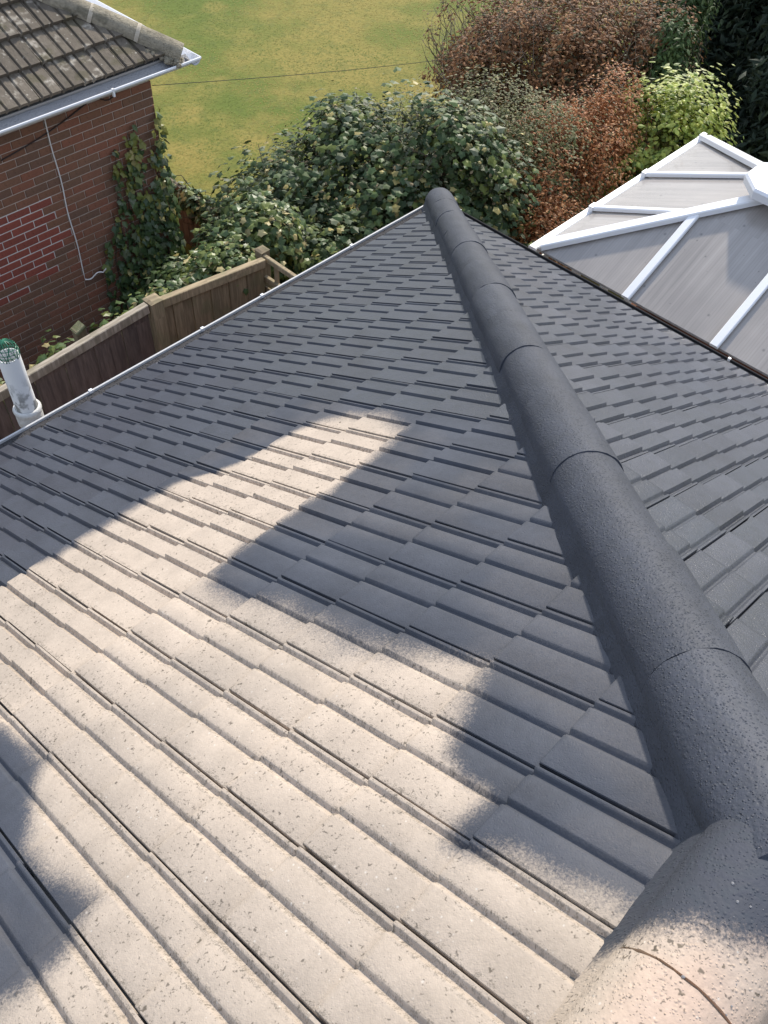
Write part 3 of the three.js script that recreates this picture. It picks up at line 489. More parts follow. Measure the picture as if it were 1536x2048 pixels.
// ---------------------------------------------------------------- neighbour's house on the left
{
  const t = thing('brick_bungalow', 'red brick neighbouring bungalow with mossy tiled roof and white gutter', 'house', V(-5.4, 0, 3.6));
  const wx = -3, zc = 0.6, top = H + 0.245, zEnd = 5.4;
  const mortarTex = tex(512, 512, (u, v) => { const a = fbm(u * 9, v * 9, 601, 5); return mix3([0.50, 0.41, 0.35], [0.66, 0.56, 0.48], a); });
  const mortar = new THREE.MeshStandardMaterial({ map: rep(mortarTex, 1), roughness: 1, bumpMap: rep(grainT, 0.3), bumpScale: 0.003 });
  const wall = part('wall', new MB().box(wx - 5.5, wx - 0.004, -0.05, top, zc + 0.012, zEnd + 2.5).geo(), mortar, t);
  const fresh = new THREE.MeshStandardMaterial({ color: lin(0.78, 0.74, 0.70), roughness: 1, bumpMap: rep(grainT, 0.3), bumpScale: 0.002 });
  const bt = tex(512, 512, (u, v) => { const a = fbm(u * 7, v * 7, 611, 5, 7), b = fbm(u * 60, v * 60, 612, 3, 60), s = speck(u * 30, v * 30, 613, 0.25, 30); let c = mix3([0.80, 0.80, 0.80], [1.05, 1.0, 0.98], a); const k = 0.85 + 0.3 * b - 0.35 * s; return [c[0] * k * 0.8, c[1] * k * 0.8, c[2] * k * 0.8]; });
  const tones = [[0.22, 0.118, 0.085], [0.20, 0.115, 0.082], [0.18, 0.115, 0.085], [0.23, 0.112, 0.08], [0.165, 0.108, 0.084], [0.21, 0.125, 0.09]].map((c) => new THREE.MeshStandardMaterial({ color: lin(c[0] * 1.75, c[1] * 1.5, c[2] * 1.3), map: rep(bt, 0.6), roughness: 0.95, bumpMap: rep(pitT, 0.35), bumpScale: 0.004 }));
  const reds = [[0.27, 0.088, 0.07], [0.24, 0.082, 0.066]].map((c) => new THREE.MeshStandardMaterial({ color: lin(c[0] * 1.75, c[1] * 1.5, c[2] * 1.3), map: rep(bt, 0.6), roughness: 0.95, bumpMap: rep(pitT, 0.35), bumpScale: 0.004 }));
  const brickG = (len, r) => { const b = new MB(), h = 0.0655, d = 0.02, c = 0.003; const p = (x, y, z) => V(x, y + (r() - 0.5) * 0.0012, z + (r() - 0.5) * 0.0016); const o = [p(0, 0, 0), p(0, 0, len), p(0, h, len), p(0, h, 0)], i = [p(d - c, 0, 0), p(d - c, 0, len), p(d - c, h, len), p(d - c, h, 0)], f = [p(d, c, c), p(d, c, len - c), p(d, h - c, len - c), p(d, h - c, c)]; for (let k = 0; k < 4; k++) { const l = (k + 1) % 4; b.quad(o[l], o[k], i[k], i[l]); b.quad(i[l], i[k], f[k], f[l]); } b.quad(f[3], f[2], f[1], f[0]); b.u = b.u.map((q, n) => q + (n % 2 ? 0.13 : 0.29) * Math.floor(r() * 1)); return b.geo(); };
  const rb = rngOf(31), full = [0, 1, 2].map(() => brickG(0.2165, rb)), half = brickG(0.104, rb);
  const hidden = [], repoint = new MB();
  const nC = Math.floor(top / 0.075);
  for (let c = 0; c < nC; c++) {
    const y = c * 0.075 + 0.004; let z = zc; const alt = c % 2;
    for (let k = 0; z < zEnd; k++) {
      const h0 = alt && k === 0, len = h0 ? 0.104 : 0.2165, g = h0 ? half : full[Math.floor(rb() * 3)];
      const mid = V(wx, y + 0.03, z + len / 2), inPatch = polyDist(mid.z, mid.y - H, [[1.86, -0.62], [1.80, -1.12], [2.1, -1.3], [3.2, -1.42], [3.2, -0.45], [2.4, -0.52]]) < 0.16 * (rb() - 0.5);
      const mat = inPatch ? reds[Math.floor(rb() * 2)] : tones[Math.floor(rb() * 6)];
      const M = new THREE.Matrix4().makeTranslation(wx - 0.0165 + (rb() - 0.5) * 0.003, y, z);
      if (inFrame(mid, 1.15)) shared('brick', g, mat, wall, M); else { const q = g.clone(); q.applyMatrix4(M); hidden.push(q); }
      if (inPatch) { repoint.box(wx - 0.008, wx + 0.0005, y + 0.0650, y + 0.0760, z - 0.0055, z + len + 0.0055); repoint.box(wx - 0.008, wx + 0.0003, y - 0.0004, y + 0.066, z - 0.0085, z - 0.001); }
      z += len + 0.0085;
    }
  }
  part('bricks_beyond', mergeGeometries(hidden), tones[1], wall, 'stuff');
  tag(part('repointed_mortar', repoint.geo(), fresh, wall), 'white repointed mortar joints');
  // end wall bricks (facing the lawn) seen only at a slant
  const eb = []; for (let c = 0; c < nC; c++) for (let k = 0; k < 9; k++) { const q = full[k % 3].clone(); q.rotateY(Math.PI / 2); q.translate(wx - 0.23 - k * 0.225 - (c % 2) * 0.11, c * 0.075 + 0.004, zc + 0.0165); eb.push(q); }
  part('bricks_beyond', mergeGeometries(eb), tones[0], wall, 'stuff');
  // roof: same tile pattern, weathered; courses at t = 0.05, 0.335, 0.62 ...
  const P3 = Math.PI / 6, c3 = Math.cos(P3), s3 = Math.sin(P3), ex = -2.72, ey = H + 0.33, zH = 0.40;
  const lich = tex(1024, 1024, (u, v) => { const a = fbm(u * 6, v * 6, 621, 5, 6), b = fbm(u * 50, v * 50, 622, 3, 50), p = sstep(0.60, 0.70, fbm(u * 9, v * 9, 623, 5, 9)), s = speck(u * 40, v * 40, 624, 0.16, 40), mo = sstep(0.55, 0.7, fbm(u * 14 + 3, v * 14, 625, 4, 14)); let c = mix3([0.14, 0.12, 0.098], [0.23, 0.195, 0.155], a); c = mix3(c, [0.50, 0.46, 0.40], 0.75 * p * sstep(0.35, 0.7, b)); c = mix3(c, [0.5, 0.47, 0.42], 0.8 * sstep(0.2, 0.6, s)); c = mix3(c, [0.11, 0.10, 0.045], 0.45 * mo); const k = 0.8 + 0.4 * b; return [c[0] * k, c[1] * k, c[2] * k]; });
  const old = [0, 1, 2].map((k) => { const m = rep(lich, 1.7); m.offset.set(k * 0.37, k * 0.21); return new THREE.MeshStandardMaterial({ color: lin(0.8 - 0.08 * k, 0.78 - 0.08 * k, 0.74 - 0.08 * k), map: m, roughness: 0.95, bumpMap: rep(pitT, 0.4), bumpScale: 0.008 }); });
  const deck = part('roof_slope', new MB().quad(V(ex - 0.07, ey + 0.01, zEnd + 2.6), V(ex - 3, ey - 0.03 + 3 * s3 / c3, zEnd + 2.6), V(ex - 3, ey - 0.03 + 3 * s3 / c3, zH + 3), V(ex - 0.07, ey + 0.01, zH + 0.07)).geo(), feltMat, t);
  const F = { N: V(s3, c3, 0), D: V(c3, -s3, 0), U: V(0, 0, -1) };
  const beyond = [], rn = rngOf(41), gNb = 0.286, hipN = V(1, 0, 1).normalize(), hipK = hipN.dot(V(ex, 0, zH)) + 0.02;
  for (let j = 0; j < 11; j++) for (let i = 0; i < 34; i++) {
    const tl = 0.048 + j * gNb, z = 0.28 + i * 0.205, centre = V(ex - (tl + gNb / 2) * c3, ey + (tl + gNb / 2) * s3, z);
    const d = hipN.dot(V(ex, 0, zH).clone()), dh = (z - zH) - (ex - centre.x); if (dh < -0.3) continue;
    const org = V(ex - (tl + gNb) * c3, ey + (tl + gNb) * s3, z + W / 2).addScaledVector(F.N, -0.012 + (rn() - 0.5) * 0.006);
    const D = F.D.clone().addScaledVector(F.U, (rn() - 0.5) * 0.03).addScaledVector(F.N, (rn() - 0.5) * 0.012).normalize();
    const M = new THREE.Matrix4().makeBasis(F.U, F.N, D).setPosition(org), src = farSoups[Math.floor(rn() * 5)], o1 = rn(), o2 = rn();
    let polys = src.map((f) => f.map((p) => ({ p: V(p.x * 0.97, p.y * 1.5 + (p.z > 0.2 ? 0.008 : 0), p.z * gNb / G).applyMatrix4(M), uv: [p.x + i * 0.21, p.z - j * 0.29 + o1 * 0.02] })));
    const hn = V(1, 0, 1).normalize(), k2 = hn.dot(V(ex, 0, zH)) + 0.015; // hip: x + z >= ex + zH
    if (dh < 0.4) polys = polys.map((f) => cutTo(f, hn, k2)).filter((f) => f.length > 2);
    if (!polys.length) continue;
    const g = soupToGeo(polys, 0);
    if (inFrame(centre, 1.15)) part('roof_tile', g, old[Math.floor(o2 * 3)], deck); else beyond.push(g);
  }
  part('roof_tiles_beyond', mergeGeometries(beyond), old[0], deck, 'stuff');
  part('roof_slope', new MB().quad(V(ex, ey - 0.02, zH), V(ex - 3, ey - 0.02 + 3 * s3 / c3, zH + 3), V(ex - 6, ey - 0.02, zH), V(ex - 3, ey - 0.021, zH)).geo(), old[0], t);
  part('roof_slope', new MB().quad(V(ex - 3, ey - 0.03 + 3 * s3 / c3, zH + 3), V(ex - 3, ey - 0.03 + 3 * s3 / c3, zEnd + 2.6), V(ex - 6, ey - 0.03, zEnd + 2.6), V(ex - 6, ey - 0.03, zH)).geo(), old[0], t);
  // hip tiles with pale mortar joints
  const hipT = tex(512, 512, (u, v) => { const a = fbm(u * 5, v * 5, 631, 5, 5), b = fbm(u * 40, v * 40, 632, 3, 40), p = sstep(0.55, 0.7, fbm(u * 8, v * 8, 633, 4, 8)); let c = mix3([0.20, 0.175, 0.13], [0.32, 0.28, 0.205], a); c = mix3(c, [0.10, 0.09, 0.06], 0.6 * p); const k = 0.75 + 0.5 * b; return [c[0] * k, c[1] * k, c[2] * k]; });
  const hm = new THREE.MeshStandardMaterial({ map: rep(hipT, 0.8), roughness: 1, bumpMap: rep(pitT, 0.4), bumpScale: 0.012 });
  const mm = new THREE.MeshStandardMaterial({ color: lin(0.48, 0.42, 0.33), roughness: 1, bumpMap: rep(pitT, 0.2), bumpScale: 0.01 });
  const nh = Math.hypot(1, 1, s3 / c3), ha = V(-1 / nh, s3 / c3 / nh, 1 / nh), hs = V(1, 0, 1).normalize(), hb = V(ex, ey - 0.005, zH);
  for (let k = 0; k < 9; k++) { const a = hb.clone().addScaledVector(ha, 0.02 + k * 0.40).add(V(0, 0.006 * (k % 2), 0)); barrel(a, ha, hs, 0.385, 0.105, hm, 'hip_tile', t, (x, y) => [x + k * 0.3, y + k * 0.41], 16, 3); if (k) barrel(a.clone().addScaledVector(ha, -0.028), ha, hs, 0.034, 0.109, mm, 'mortar_joint', t, (x, y) => [x, y], 16, 2); }
  { const b = new MB(), rr = rngOf(55); for (let k = 0; k < 60; k++) { const s = rr() * 0.32, sg = rr() * 2 - 1, p = hb.clone().addScaledVector(ha, 0.0 + s).addScaledVector(hs, (0.02 + 0.13 * Math.abs(sg)) * 1).add(V(0, -0.045 + rr() * 0.03, 0)), q = 0.012 + 0.02 * rr(); b.lump(p, q, rr); } part('mortar_bed', b.geo(), hm, t); }
  // eaves: gutter, fascia, soffit, brackets
  const gx = -2.66, gy = H + 0.30, z0 = 0.26;
  const gg = new MB(), n = 8, Pg = (th, r, z) => V(gx - 0.055 + Math.cos(th) * r, gy - Math.sin(th) * r, z);
  for (let k = 0; k < n; k++) { const t0 = Math.PI * k / n, t1 = Math.PI * (k + 1) / n; gg.quad(Pg(t0, 0.058, z0), Pg(t0, 0.058, 8), Pg(t1, 0.058, 8), Pg(t1, 0.058, z0)); gg.quad(Pg(t0, 0.054, z0), Pg(t1, 0.054, z0), Pg(t1, 0.054, 8), Pg(t0, 0.054, 8)); }
  gg.bar(V(gx + 0.002, gy - 0.014, z0), V(gx + 0.002, gy - 0.014, 8), 0.016, 0.016, V(0, 1, 0), 0.004);
  const gut = part('gutter', gg.geo(0.8), pvc, t);
  part('eaves_board', new MB().quad(V(gx - 0.112, gy + 0.012, 0.34), V(gx - 0.112, gy + 0.012, 8), V(gx - 0.02, gy - 0.035, 8), V(gx - 0.02, gy - 0.035, 0.34)).geo(), new THREE.MeshStandardMaterial({ color: lin(0.26, 0.26, 0.27), roughness: 0.7, bumpMap: rep(pitT, 0.5), bumpScale: 0.01 }), t);
  const ge = new MB(), Pe = (th, r, x) => V(x, gy - Math.sin(th) * r, z0 + 0.055 - Math.cos(th) * r); for (let k = 0; k < n; k++) { const t0 = Math.PI * k / n, t1 = Math.PI * (k + 1) / n; ge.quad(Pe(t0, 0.058, gx), Pe(t1, 0.058, gx), Pe(t1, 0.058, -8.6), Pe(t0, 0.058, -8.6)); ge.quad(Pe(t0, 0.054, gx), Pe(t0, 0.054, -8.6), Pe(t1, 0.054, -8.6), Pe(t1, 0.054, gx)); }
  ge.bar(V(gx, gy - 0.012, z0 - 0.004), V(-8.6, gy - 0.012, z0 - 0.004), 0.014, 0.013, V(0, 1, 0), 0.003); part('gutter', ge.geo(0.8), pvc, t);
  for (const z of [1.20, 3.0, 4.8]) part('bracket', new MB().box(gx - 0.01, gx + 0.0135, gy - 0.06, gy + 0.006, z - 0.009, z + 0.009).geo(), pvc, gut);
  part('fascia', new MB().box(-2.80, -2.785, H + 0.225, H + 0.33, 0.38, 8).box(-8.5, -2.802, H + 0.225, H + 0.33, 0.38, 0.395).geo(), new THREE.MeshStandardMaterial({ color: lin(0.30, 0.29, 0.28), roughness: 0.6 }), t);
  part('soffit', new MB().box(-2.998, -2.802, H + 0.225, H + 0.237, 0.4, 8).box(-8.5, -2.999, H + 0.225, H + 0.237, 0.397, 0.598).geo(), new THREE.MeshStandardMaterial({ color: lin(0.25, 0.23, 0.21), roughness: 0.8 }), t);
  // cables on the wall
  const cw = new THREE.MeshStandardMaterial({ color: lin(0.85, 0.82, 0.80), roughness: 0.5 }), cd = new THREE.MeshStandardMaterial({ color: lin(0.05, 0.03, 0.025), roughness: 0.7 });
  const pts = []; for (let k = 0; k <= 20; k++) pts.push(V(-2.988 + 0.003 * Math.sin(k), H + 0.10 - 1.65 * k / 20, 1.708 + 0.006 * Math.sin(k * 0.7))); for (let k = 1; k <= 8; k++) pts.push(V(-2.985 + 0.01 * k, H - 1.55 - 0.02 * Math.sin(k * 0.8) + 0.006 * k, 1.708 - 0.02 * k)); pts.push(V(-2.88, H - 1.46, 1.52));
  single('wall_cable', new MB().tube(pts, 0.0065, 0.0065, 6).geo(0.9), cw, 'thin white cable hanging straight down the red brick wall', 'cable');
  const p2 = []; for (let k = 0; k <= 16; k++) { const f = k / 16; p2.push(V(-2.985, H - 0.112 + 0.235 * f - 0.03 * Math.sin(f * Math.PI), 2.187 - 1.0 * f)); } for (let k = 1; k <= 6; k++) p2.push(V(-2.985 + 0.01 * k, H + 0.123 - 0.06 * Math.sin(k * 0.6), 1.187 - 0.035 * k));
  single('wall_cable', new MB().tube(p2, 0.006, 0.006, 6).geo(0.9), cd, 'dark cable slung diagonally under the white gutter of the brick house', 'cable');
}

// ---------------------------------------------------------------- wire across the lawn
{
  const pts = [], a = V(-3.01, H + 0.017, 0.583), b = V(-2.707, H - 0.9, -3.958); // from the corner of the brick house into the brown bush
  for (let k = 0; k <= 24; k++) pts.push(a.clone().lerp(b, k / 24).add(V(0, -0.03 * Math.sin(k / 24 * Math.PI), 0)));
  single('overhead_wire', new MB().tube(pts, 0.0032, 0.0032, 5).geo(0.9), new THREE.MeshStandardMaterial({ color: lin(0.05, 0.06, 0.04), roughness: 0.8 }), 'thin dark wire strung across the lawn from the brick house corner', 'wire');
}

// ---------------------------------------------------------------- fences
const woodTex = (seed, a, b, c) => tex(256, 512, (u, v) => { const g = fbm(u * 26, v * 3, seed, 4), f = fbm(u * 90, v * 8, seed + 1, 2), p = fbm(u * 3, v * 3, seed + 2, 3); let q = mix3(a, b, sstep(0.3, 0.7, g)); q = mix3(q, c, 0.6 * sstep(0.52, 0.72, p)); const k = 0.8 + 0.4 * f; return [q[0] * k, q[1] * k, q[2] * k]; });
const wm = (t, k = 1) => new THREE.MeshStandardMaterial({ color: lin(k, k, k), map: rep(t, 0.55), roughness: 0.9, bumpMap: rep(woodBump, 0.5), bumpScale: 0.004 });
const stainT = woodTex(701, [0.10, 0.076, 0.066], [0.15, 0.115, 0.098], [0.135, 0.118, 0.105]), oliveT = woodTex(711, [0.20, 0.155, 0.095], [0.275, 0.215, 0.135], [0.17, 0.155, 0.085]), greyT = woodTex(721, [0.28, 0.235, 0.18], [0.42, 0.36, 0.285], [0.22, 0.19, 0.13]);
const stain = [wm(stainT), wm(stainT, 0.85), wm(stainT, 1.15)], olive = [wm(oliveT), wm(oliveT, 0.85), wm(oliveT, 1.12)], grey = wm(greyT);
function fencePanel(label, z0, y0, z1, y1, bw, mats, railMat) { // along z at x = -1, top edge from (z0,y0) to (z1,y1)
  const t = thing('board_fence', label, 'fence', V(-1, 0, (z0 + z1) / 2), 'fence panels along the alley'), r = rngOf(Math.floor(z0 * 100));
  const n = Math.round(Math.abs(z1 - z0) / bw), dz = (z1 - z0) / n;
  for (let k = 0; k < n; k++) {
    const za = z0 + dz * k, zb = za + dz * 0.975, ya = y0 + (y1 - y0) * k / n - 0.07, yb = y0 + (y1 - y0) * (k + 1) / n - 0.07, x = -1 + (k % 2) * 0.009 + r() * 0.003, yl = 0.12 + r() * 0.02, w = 0.014;
    const a = Math.min(za, zb), b = Math.max(za, zb), yaa = za < zb ? ya : yb, ybb = za < zb ? yb : ya;
    part('board', new MB().hexa([V(x - w, yl, b), V(x, yl, b), V(x, yl, a), V(x - w, yl, a), V(x - w, ybb, b), V(x, ybb, b), V(x, yaa, a), V(x - w, yaa, a)]).geo(), mats[Math.floor(r() * 3)], t);
  }
  part('top_rail', new MB().bar(V(-1, y0 - 0.075, z0), V(-1, y1 - 0.075, z1), 0.06, 0.075, V(0, 1, 0), 0.005).geo(), railMat, t);
  for (const y of [0.45, 1.05]) part('back_rail', new MB().bar(V(-1.035, y, z0), V(-1.035, y, z1), 0.035, 0.07).geo(), railMat, t);
  part('gravel_board', new MB().box(-1.02, -0.985, 0.0, 0.115, Math.min(z0, z1), Math.max(z0, z1)).geo(), railMat, t);
  return t;
}
fencePanel('dark brown stained fence panel with pale worn top rail below the white pipe', 4.7, H - 0.60, 2.235, H - 0.448, 0.128, stain, grey);
fencePanel('lighter olive brown fence panel half under ivy, beyond the fence post', 2.105, H - 0.47, 1.05, H - 0.60, 0.098, olive, wm(oliveT, 1.35));
{
  const post = (x, z, y, label, m, w = 0.1) => { const t = thing('fence_post', label, 'post', V(x, 0, z), 'wooden fence posts'); part('post_shaft', new MB().box(x - w / 2, x + w / 2, 0, y, z - w / 2, z + w / 2).geo(), m, t); part('post_cap', new MB().hexa([V(x - w * .55, y + .002, z + w * .55), V(x + w * .55, y + .002, z + w * .55), V(x + w * .55, y + .002, z - w * .55), V(x - w * .55, y + .002, z - w * .55), V(x - w * .3, y + .012, z + w * .3), V(x + w * .3, y + .012, z + w * .3), V(x + w * .3, y + .012, z - w * .3), V(x - w * .3, y + .012, z - w * .3)]).geo(), m, t); };
  post(-1.0, 2.17, H - 0.445, 'square wooden fence post between the dark and the lighter panel', olive[2], 0.11);
  post(-1.08, 0.985, H - 0.58, 'fence post at the corner by the open railing, under ivy', olive[1], 0.09);
  const mossT = tex(128, 128, (u, v) => mix3([0.13, 0.14, 0.05], [0.32, 0.30, 0.2], fbm(u * 9, v * 9, 731, 4)));
  const t = thing('mossy_post', 'short post with a mossy slanted cap in the alley behind the dark fence', 'post', V(-1.4, 0, 2.65));
  part('post_shaft', new MB().box(-1.44, -1.36, 0, H - 0.70, 2.61, 2.69).geo(), olive[1], t); part('post_cap', new MB().bar(V(-1.40, H - 0.73, 2.69), V(-1.40, H - 0.69, 2.60), 0.10, 0.025, V(0, 1, 0), 0.008).geo(), new THREE.MeshStandardMaterial({ map: mossT, roughness: 1, bumpMap: rep(pitT, 0.2), bumpScale: 0.02 }), t);
  // open railing turning the corner towards the house
  const q = thing('wooden_railing', 'open wooden railing with two rails running towards the gutter', 'railing', V(-0.7, 0, 1.0)), m = wm(oliveT, 1.3);
  part('rail', new MB().bar(V(-1.08, H - 0.645, 1.0), V(-0.2, H - 0.655, 1.0), 0.04, 0.045, V(0, 1, 0), 0.006).geo(), m, q); part('rail', new MB().bar(V(-1.08, H - 0.86, 1.0), V(-0.2, H - 0.86, 1.0), 0.04, 0.045, V(0, 1, 0), 0.006).geo(), m, q);
  for (const x of [-0.9, -0.70, -0.45]) part('baluster', new MB().box(x - 0.02, x + 0.02, H - 1.25, H - 0.648, 0.975, 0.999).geo(), m, q);
  for (let k = 0; k < 8; k++) part('board', new MB().box(-1.03 + k * 0.105, -0.93 + k * 0.105, 0.05, H - 0.92 - 0.01 * (k % 2), 1.003, 1.017).geo(), olive[k % 3], q);
  // low dark fence across the alley by the house corner
  const l = thing('low_fence', 'low dark board fence at the far end of the alley, ivy along its top', 'fence', V(-3.6, 0, 0)); for (let k = 0; k < 13; k++) part('board', new MB().box(-4.2 + k * 0.1, -4.105 + k * 0.1, 0, 0.73 - 0.01 * (k % 3) - (k > 10 ? 0.04 : 0), -0.012, 0.012).geo(), stain[k % 3], l);
  part('top_rail', new MB().bar(V(-4.25, 0.72, 0.03), V(-2.88, 0.69, 0.03), 0.05, 0.06).geo(), wm(greyT, 0.6), l);
}

// ---------------------------------------------------------------- plants
const leafShapes = {
  ivy: [[0, 0], [0.36, -0.1], [0.40, 0.2], [0.54, 0.42], [0.28, 0.62], [0, 1.0], [-0.28, 0.62], [-0.54, 0.42], [-0.40, 0.2], [-0.36, -0.1]],
  oval: [[0, 0], [0.26, 0.25], [0.28, 0.55], [0, 1], [-0.28, 0.55], [-0.26, 0.25]],
  curl: [[0, 0], [0.3, 0.35], [0.05, 1], [-0.28, 0.5]],
  spray: [[0, 0], [0.2, 0.45], [0, 1], [-0.2, 0.45]],
};
function addLeaf(o, shape, p, nrm, dir, size, col, fold = 0.25) {
  const n = nrm.clone().normalize(), d = dir.clone().addScaledVector(n, -dir.dot(n)); if (d.lengthSq() < 1e-6) d.set(n.y, n.z, n.x); d.normalize();
  const s = d.clone().cross(n), L = leafShapes[shape], c = L.map(([x, y]) => p.clone().addScaledVector(s, x * size).addScaledVector(d, y * size).addScaledVector(n, -fold * size * (Math.abs(x) + 0.35 * y * y)));
  const mid = p.clone().addScaledVector(d, size * 0.4).addScaledVector(n, 0.02 * size);
  for (let i = 0; i < c.length; i++) { const j = (i + 1) % c.length; o.p.push(mid.x, mid.y, mid.z, c[i].x, c[i].y, c[i].z, c[j].x, c[j].y, c[j].z); for (let k = 0; k < 3; k++) o.c.push(col[0], col[1], col[2]); }
}
function leafGeo(o) { const g = new THREE.BufferGeometry(); g.setAttribute('position', new THREE.Float32BufferAttribute(o.p, 3)); g.setAttribute('color', new THREE.Float32BufferAttribute(o.c, 3)); g.computeVertexNormals(); return g; }
function unit(r) { const z = r() * 2 - 1, a = r() * 2 * Math.PI, q = Math.sqrt(1 - z * z); return V(q * Math.cos(a), z, q * Math.sin(a)); }
// leaves spread through lumpy ellipsoids [cx, cy(above ground), cz, rx, ry, rz]; most near the surface
function foliage(seed, ells, n, shape, size, palette, opt = {}) {
  const r = rngOf(seed), o = { p: [], c: [] }, vol = ells.map((e) => Math.pow(e[3] * e[4] * e[5], 0.67)), tot = vol.reduce((a, b) => a + b, 0);
  const { depth = 0.35, lump = 0.22, lf = 2.6, up = 0.5, jitter = 0.7, fold = 0.25, droop = 0.4, clump = 0.3, cf = 4, keep } = opt;
  for (let k = 0, made = 0; made < n && k < n * 4; k++) {
    let q = r() * tot, e = 0; while (q > vol[e] && e < ells.length - 1) q -= vol[e++];
    const E = ells[e], d = unit(r), deep = 1 - depth * Math.pow(r(), 1.6);
    const lm = 1 + lump * (fbm(d.x * lf + 9 + e * 3, d.y * lf + d.z * lf * 1.7 + 20, seed, 3) - 0.5) * 2;
    const stray = r() < 0.07 ? 1.05 + 0.22 * r() * r() : 1, dm = deep * stray; const p = V(E[0] + d.x * E[3] * dm * lm, E[1] + d.y * E[4] * dm * lm, E[2] + d.z * E[5] * dm * lm);
    if (p.y < 0.03) continue;
    let inside = false; for (let f = 0; f < ells.length; f++) if (f !== e) { const F = ells[f], m = ((p.x - F[0]) / F[3]) ** 2 + ((p.y - F[1]) / F[4]) ** 2 + ((p.z - F[2]) / F[5]) ** 2; if (m < 0.5) { inside = true; break; } }
    if (inside || (keep && !keep(p))) continue;
    if (0.5 * (vnoise(p.x * cf + p.y * 1.3, p.y * cf + 31, seed + 5) + vnoise(p.z * cf + 17, p.y * cf * 0.8 + p.x * 1.1, seed + 6)) < clump + 0.06 * r() && deep > 0.7) continue; // gaps between clumps
    const nrm = V(d.x / E[3], d.y / E[4], d.z / E[5]).normalize().add(V(0, up, 0)).addScaledVector(unit(r), jitter), dir = unit(r).add(V(0, -droop, 0));
    const pi = palette(r, p), kk = 0.75 + 0.5 * r(); addLeaf(o, shape, p, nrm, dir, size[0] + (size[1] - size[0]) * r(), [pi[0] * kk, pi[1] * kk, pi[2] * kk], fold); made++;
  }
  return leafGeo(o);
}
const leafMat = (rough, tr = 0.25, spec = 0.5) => new THREE.MeshPhysicalMaterial({ vertexColors: true, roughness: rough, transmission: tr, thickness: 0, side: THREE.DoubleSide, specularIntensity: spec });
const barkM = new THREE.MeshStandardMaterial({ color: lin(0.10, 0.075, 0.05), roughness: 0.95, bumpMap: rep(woodBump, 0.2), bumpScale: 0.01 }), twigM = new THREE.MeshStandardMaterial({ color: lin(0.17, 0.135, 0.10), roughness: 0.9 });
function twigs(seed, from, ells, n, r0, seg = 7) { const r = rngOf(seed), b = new MB(); for (let k = 0; k < n; k++) { const E = ells[Math.floor(r() * ells.length)], d = unit(r), a = V(E[0] + (r() - 0.5) * E[3] * 0.8, Math.max(0.02, E[1] - E[4] * (0.5 + 0.5 * r())), E[2] + (r() - 0.5) * E[5] * 0.8), e = V(E[0] + d.x * E[3] * 1.02, E[1] + Math.abs(d.y) * E[4] * 1.02, E[2] + d.z * E[5] * 1.02), bend = unit(r).multiplyScalar(0.35 * E[3]), pts = []; for (let i = 0; i <= seg; i++) { const f = i / seg; pts.push(a.clone().lerp(e, f).addScaledVector(bend, Math.sin(f * Math.PI)).addScaledVector(unit(r), 0.03)); } b.tube(pts, r0, r0 * 0.25, 4); } return b.geo(); }
function plant(name, label, cat, base, group) { return thing(name, label, cat, base, group); }
const ivyPal = (r) => { const q = r(); return q < 0.04 ? [0.42, 0.35, 0.13] : q < 0.18 ? [0.18, 0.215, 0.055] : q < 0.55 ? [0.095, 0.14, 0.05] : q < 0.9 ? [0.055, 0.092, 0.036] : [0.16, 0.185, 0.11]; };
{
  const E = [[-2.0, 1.5, -1.0, 0.55, 0.5, 0.5], [-1.0, 1.75, -1.35, 0.6, 0.5, 0.5], [-1.42, 1.0, -1.05, 1.3, 1.05, 1.05], [-2.2, 0.75, -0.55, 0.95, 0.85, 0.85], [-0.62, 0.9, -1.4, 0.75, 1.0, 0.7], [-1.3, 0.7, 0.05, 0.9, 0.75, 0.6], [-2.5, 0.5, 0.1, 0.5, 0.6, 0.5]];
  const t = plant('ivy_hedge', 'large mound of dark green ivy behind the far corner of the roof', 'hedge', V(-1.4, 0, -0.9));
  part('foliage', foliage(801, E, 19000, 'ivy', [0.04, 0.095], ivyPal, { up: 0.9, jitter: 0.65, depth: 0.55, lump: 0.42, lf: 3.6, clump: 0.4, cf: 4.5 }), leafMat(0.5, 0.3, 0.4), t, 'stuff');
  part('foliage', foliage(802, E, 9000, 'oval', [0.03, 0.055], (r) => r() < 0.12 ? [0.2, 0.15, 0.08] : [0.06, 0.07, 0.028], { depth: 0.5, lump: 0.3, lf: 5 }), leafMat(0.6), t, 'stuff');
  part('stem', twigs(803, null, E, 60, 0.012), barkM, t, 'stuff');
}
{
  const E = [[-0.95, 1.05, -2.35, 1.1, 1.1, 0.75], [-2.0, 0.8, -1.9, 0.8, 0.95, 0.6]];
  const t = plant('small_leaved_shrub', 'loose olive green shrub with tiny leaves on the lawn side of the ivy', 'shrub', V(-1.2, 0, -2.3));
  part('foliage', foliage(811, E, 26000, 'oval', [0.028, 0.05], (r) => { const q = r(); return q < 0.1 ? [0.30, 0.25, 0.12] : q < 0.5 ? [0.16, 0.155, 0.045] : [0.10, 0.115, 0.035]; }, { depth: 0.6, lump: 0.3, lf: 4, up: 1.1 }), leafMat(0.6, 0.3), t, 'stuff');
  part('stem', twigs(812, null, E, 50, 0.007), twigM, t, 'stuff');
}
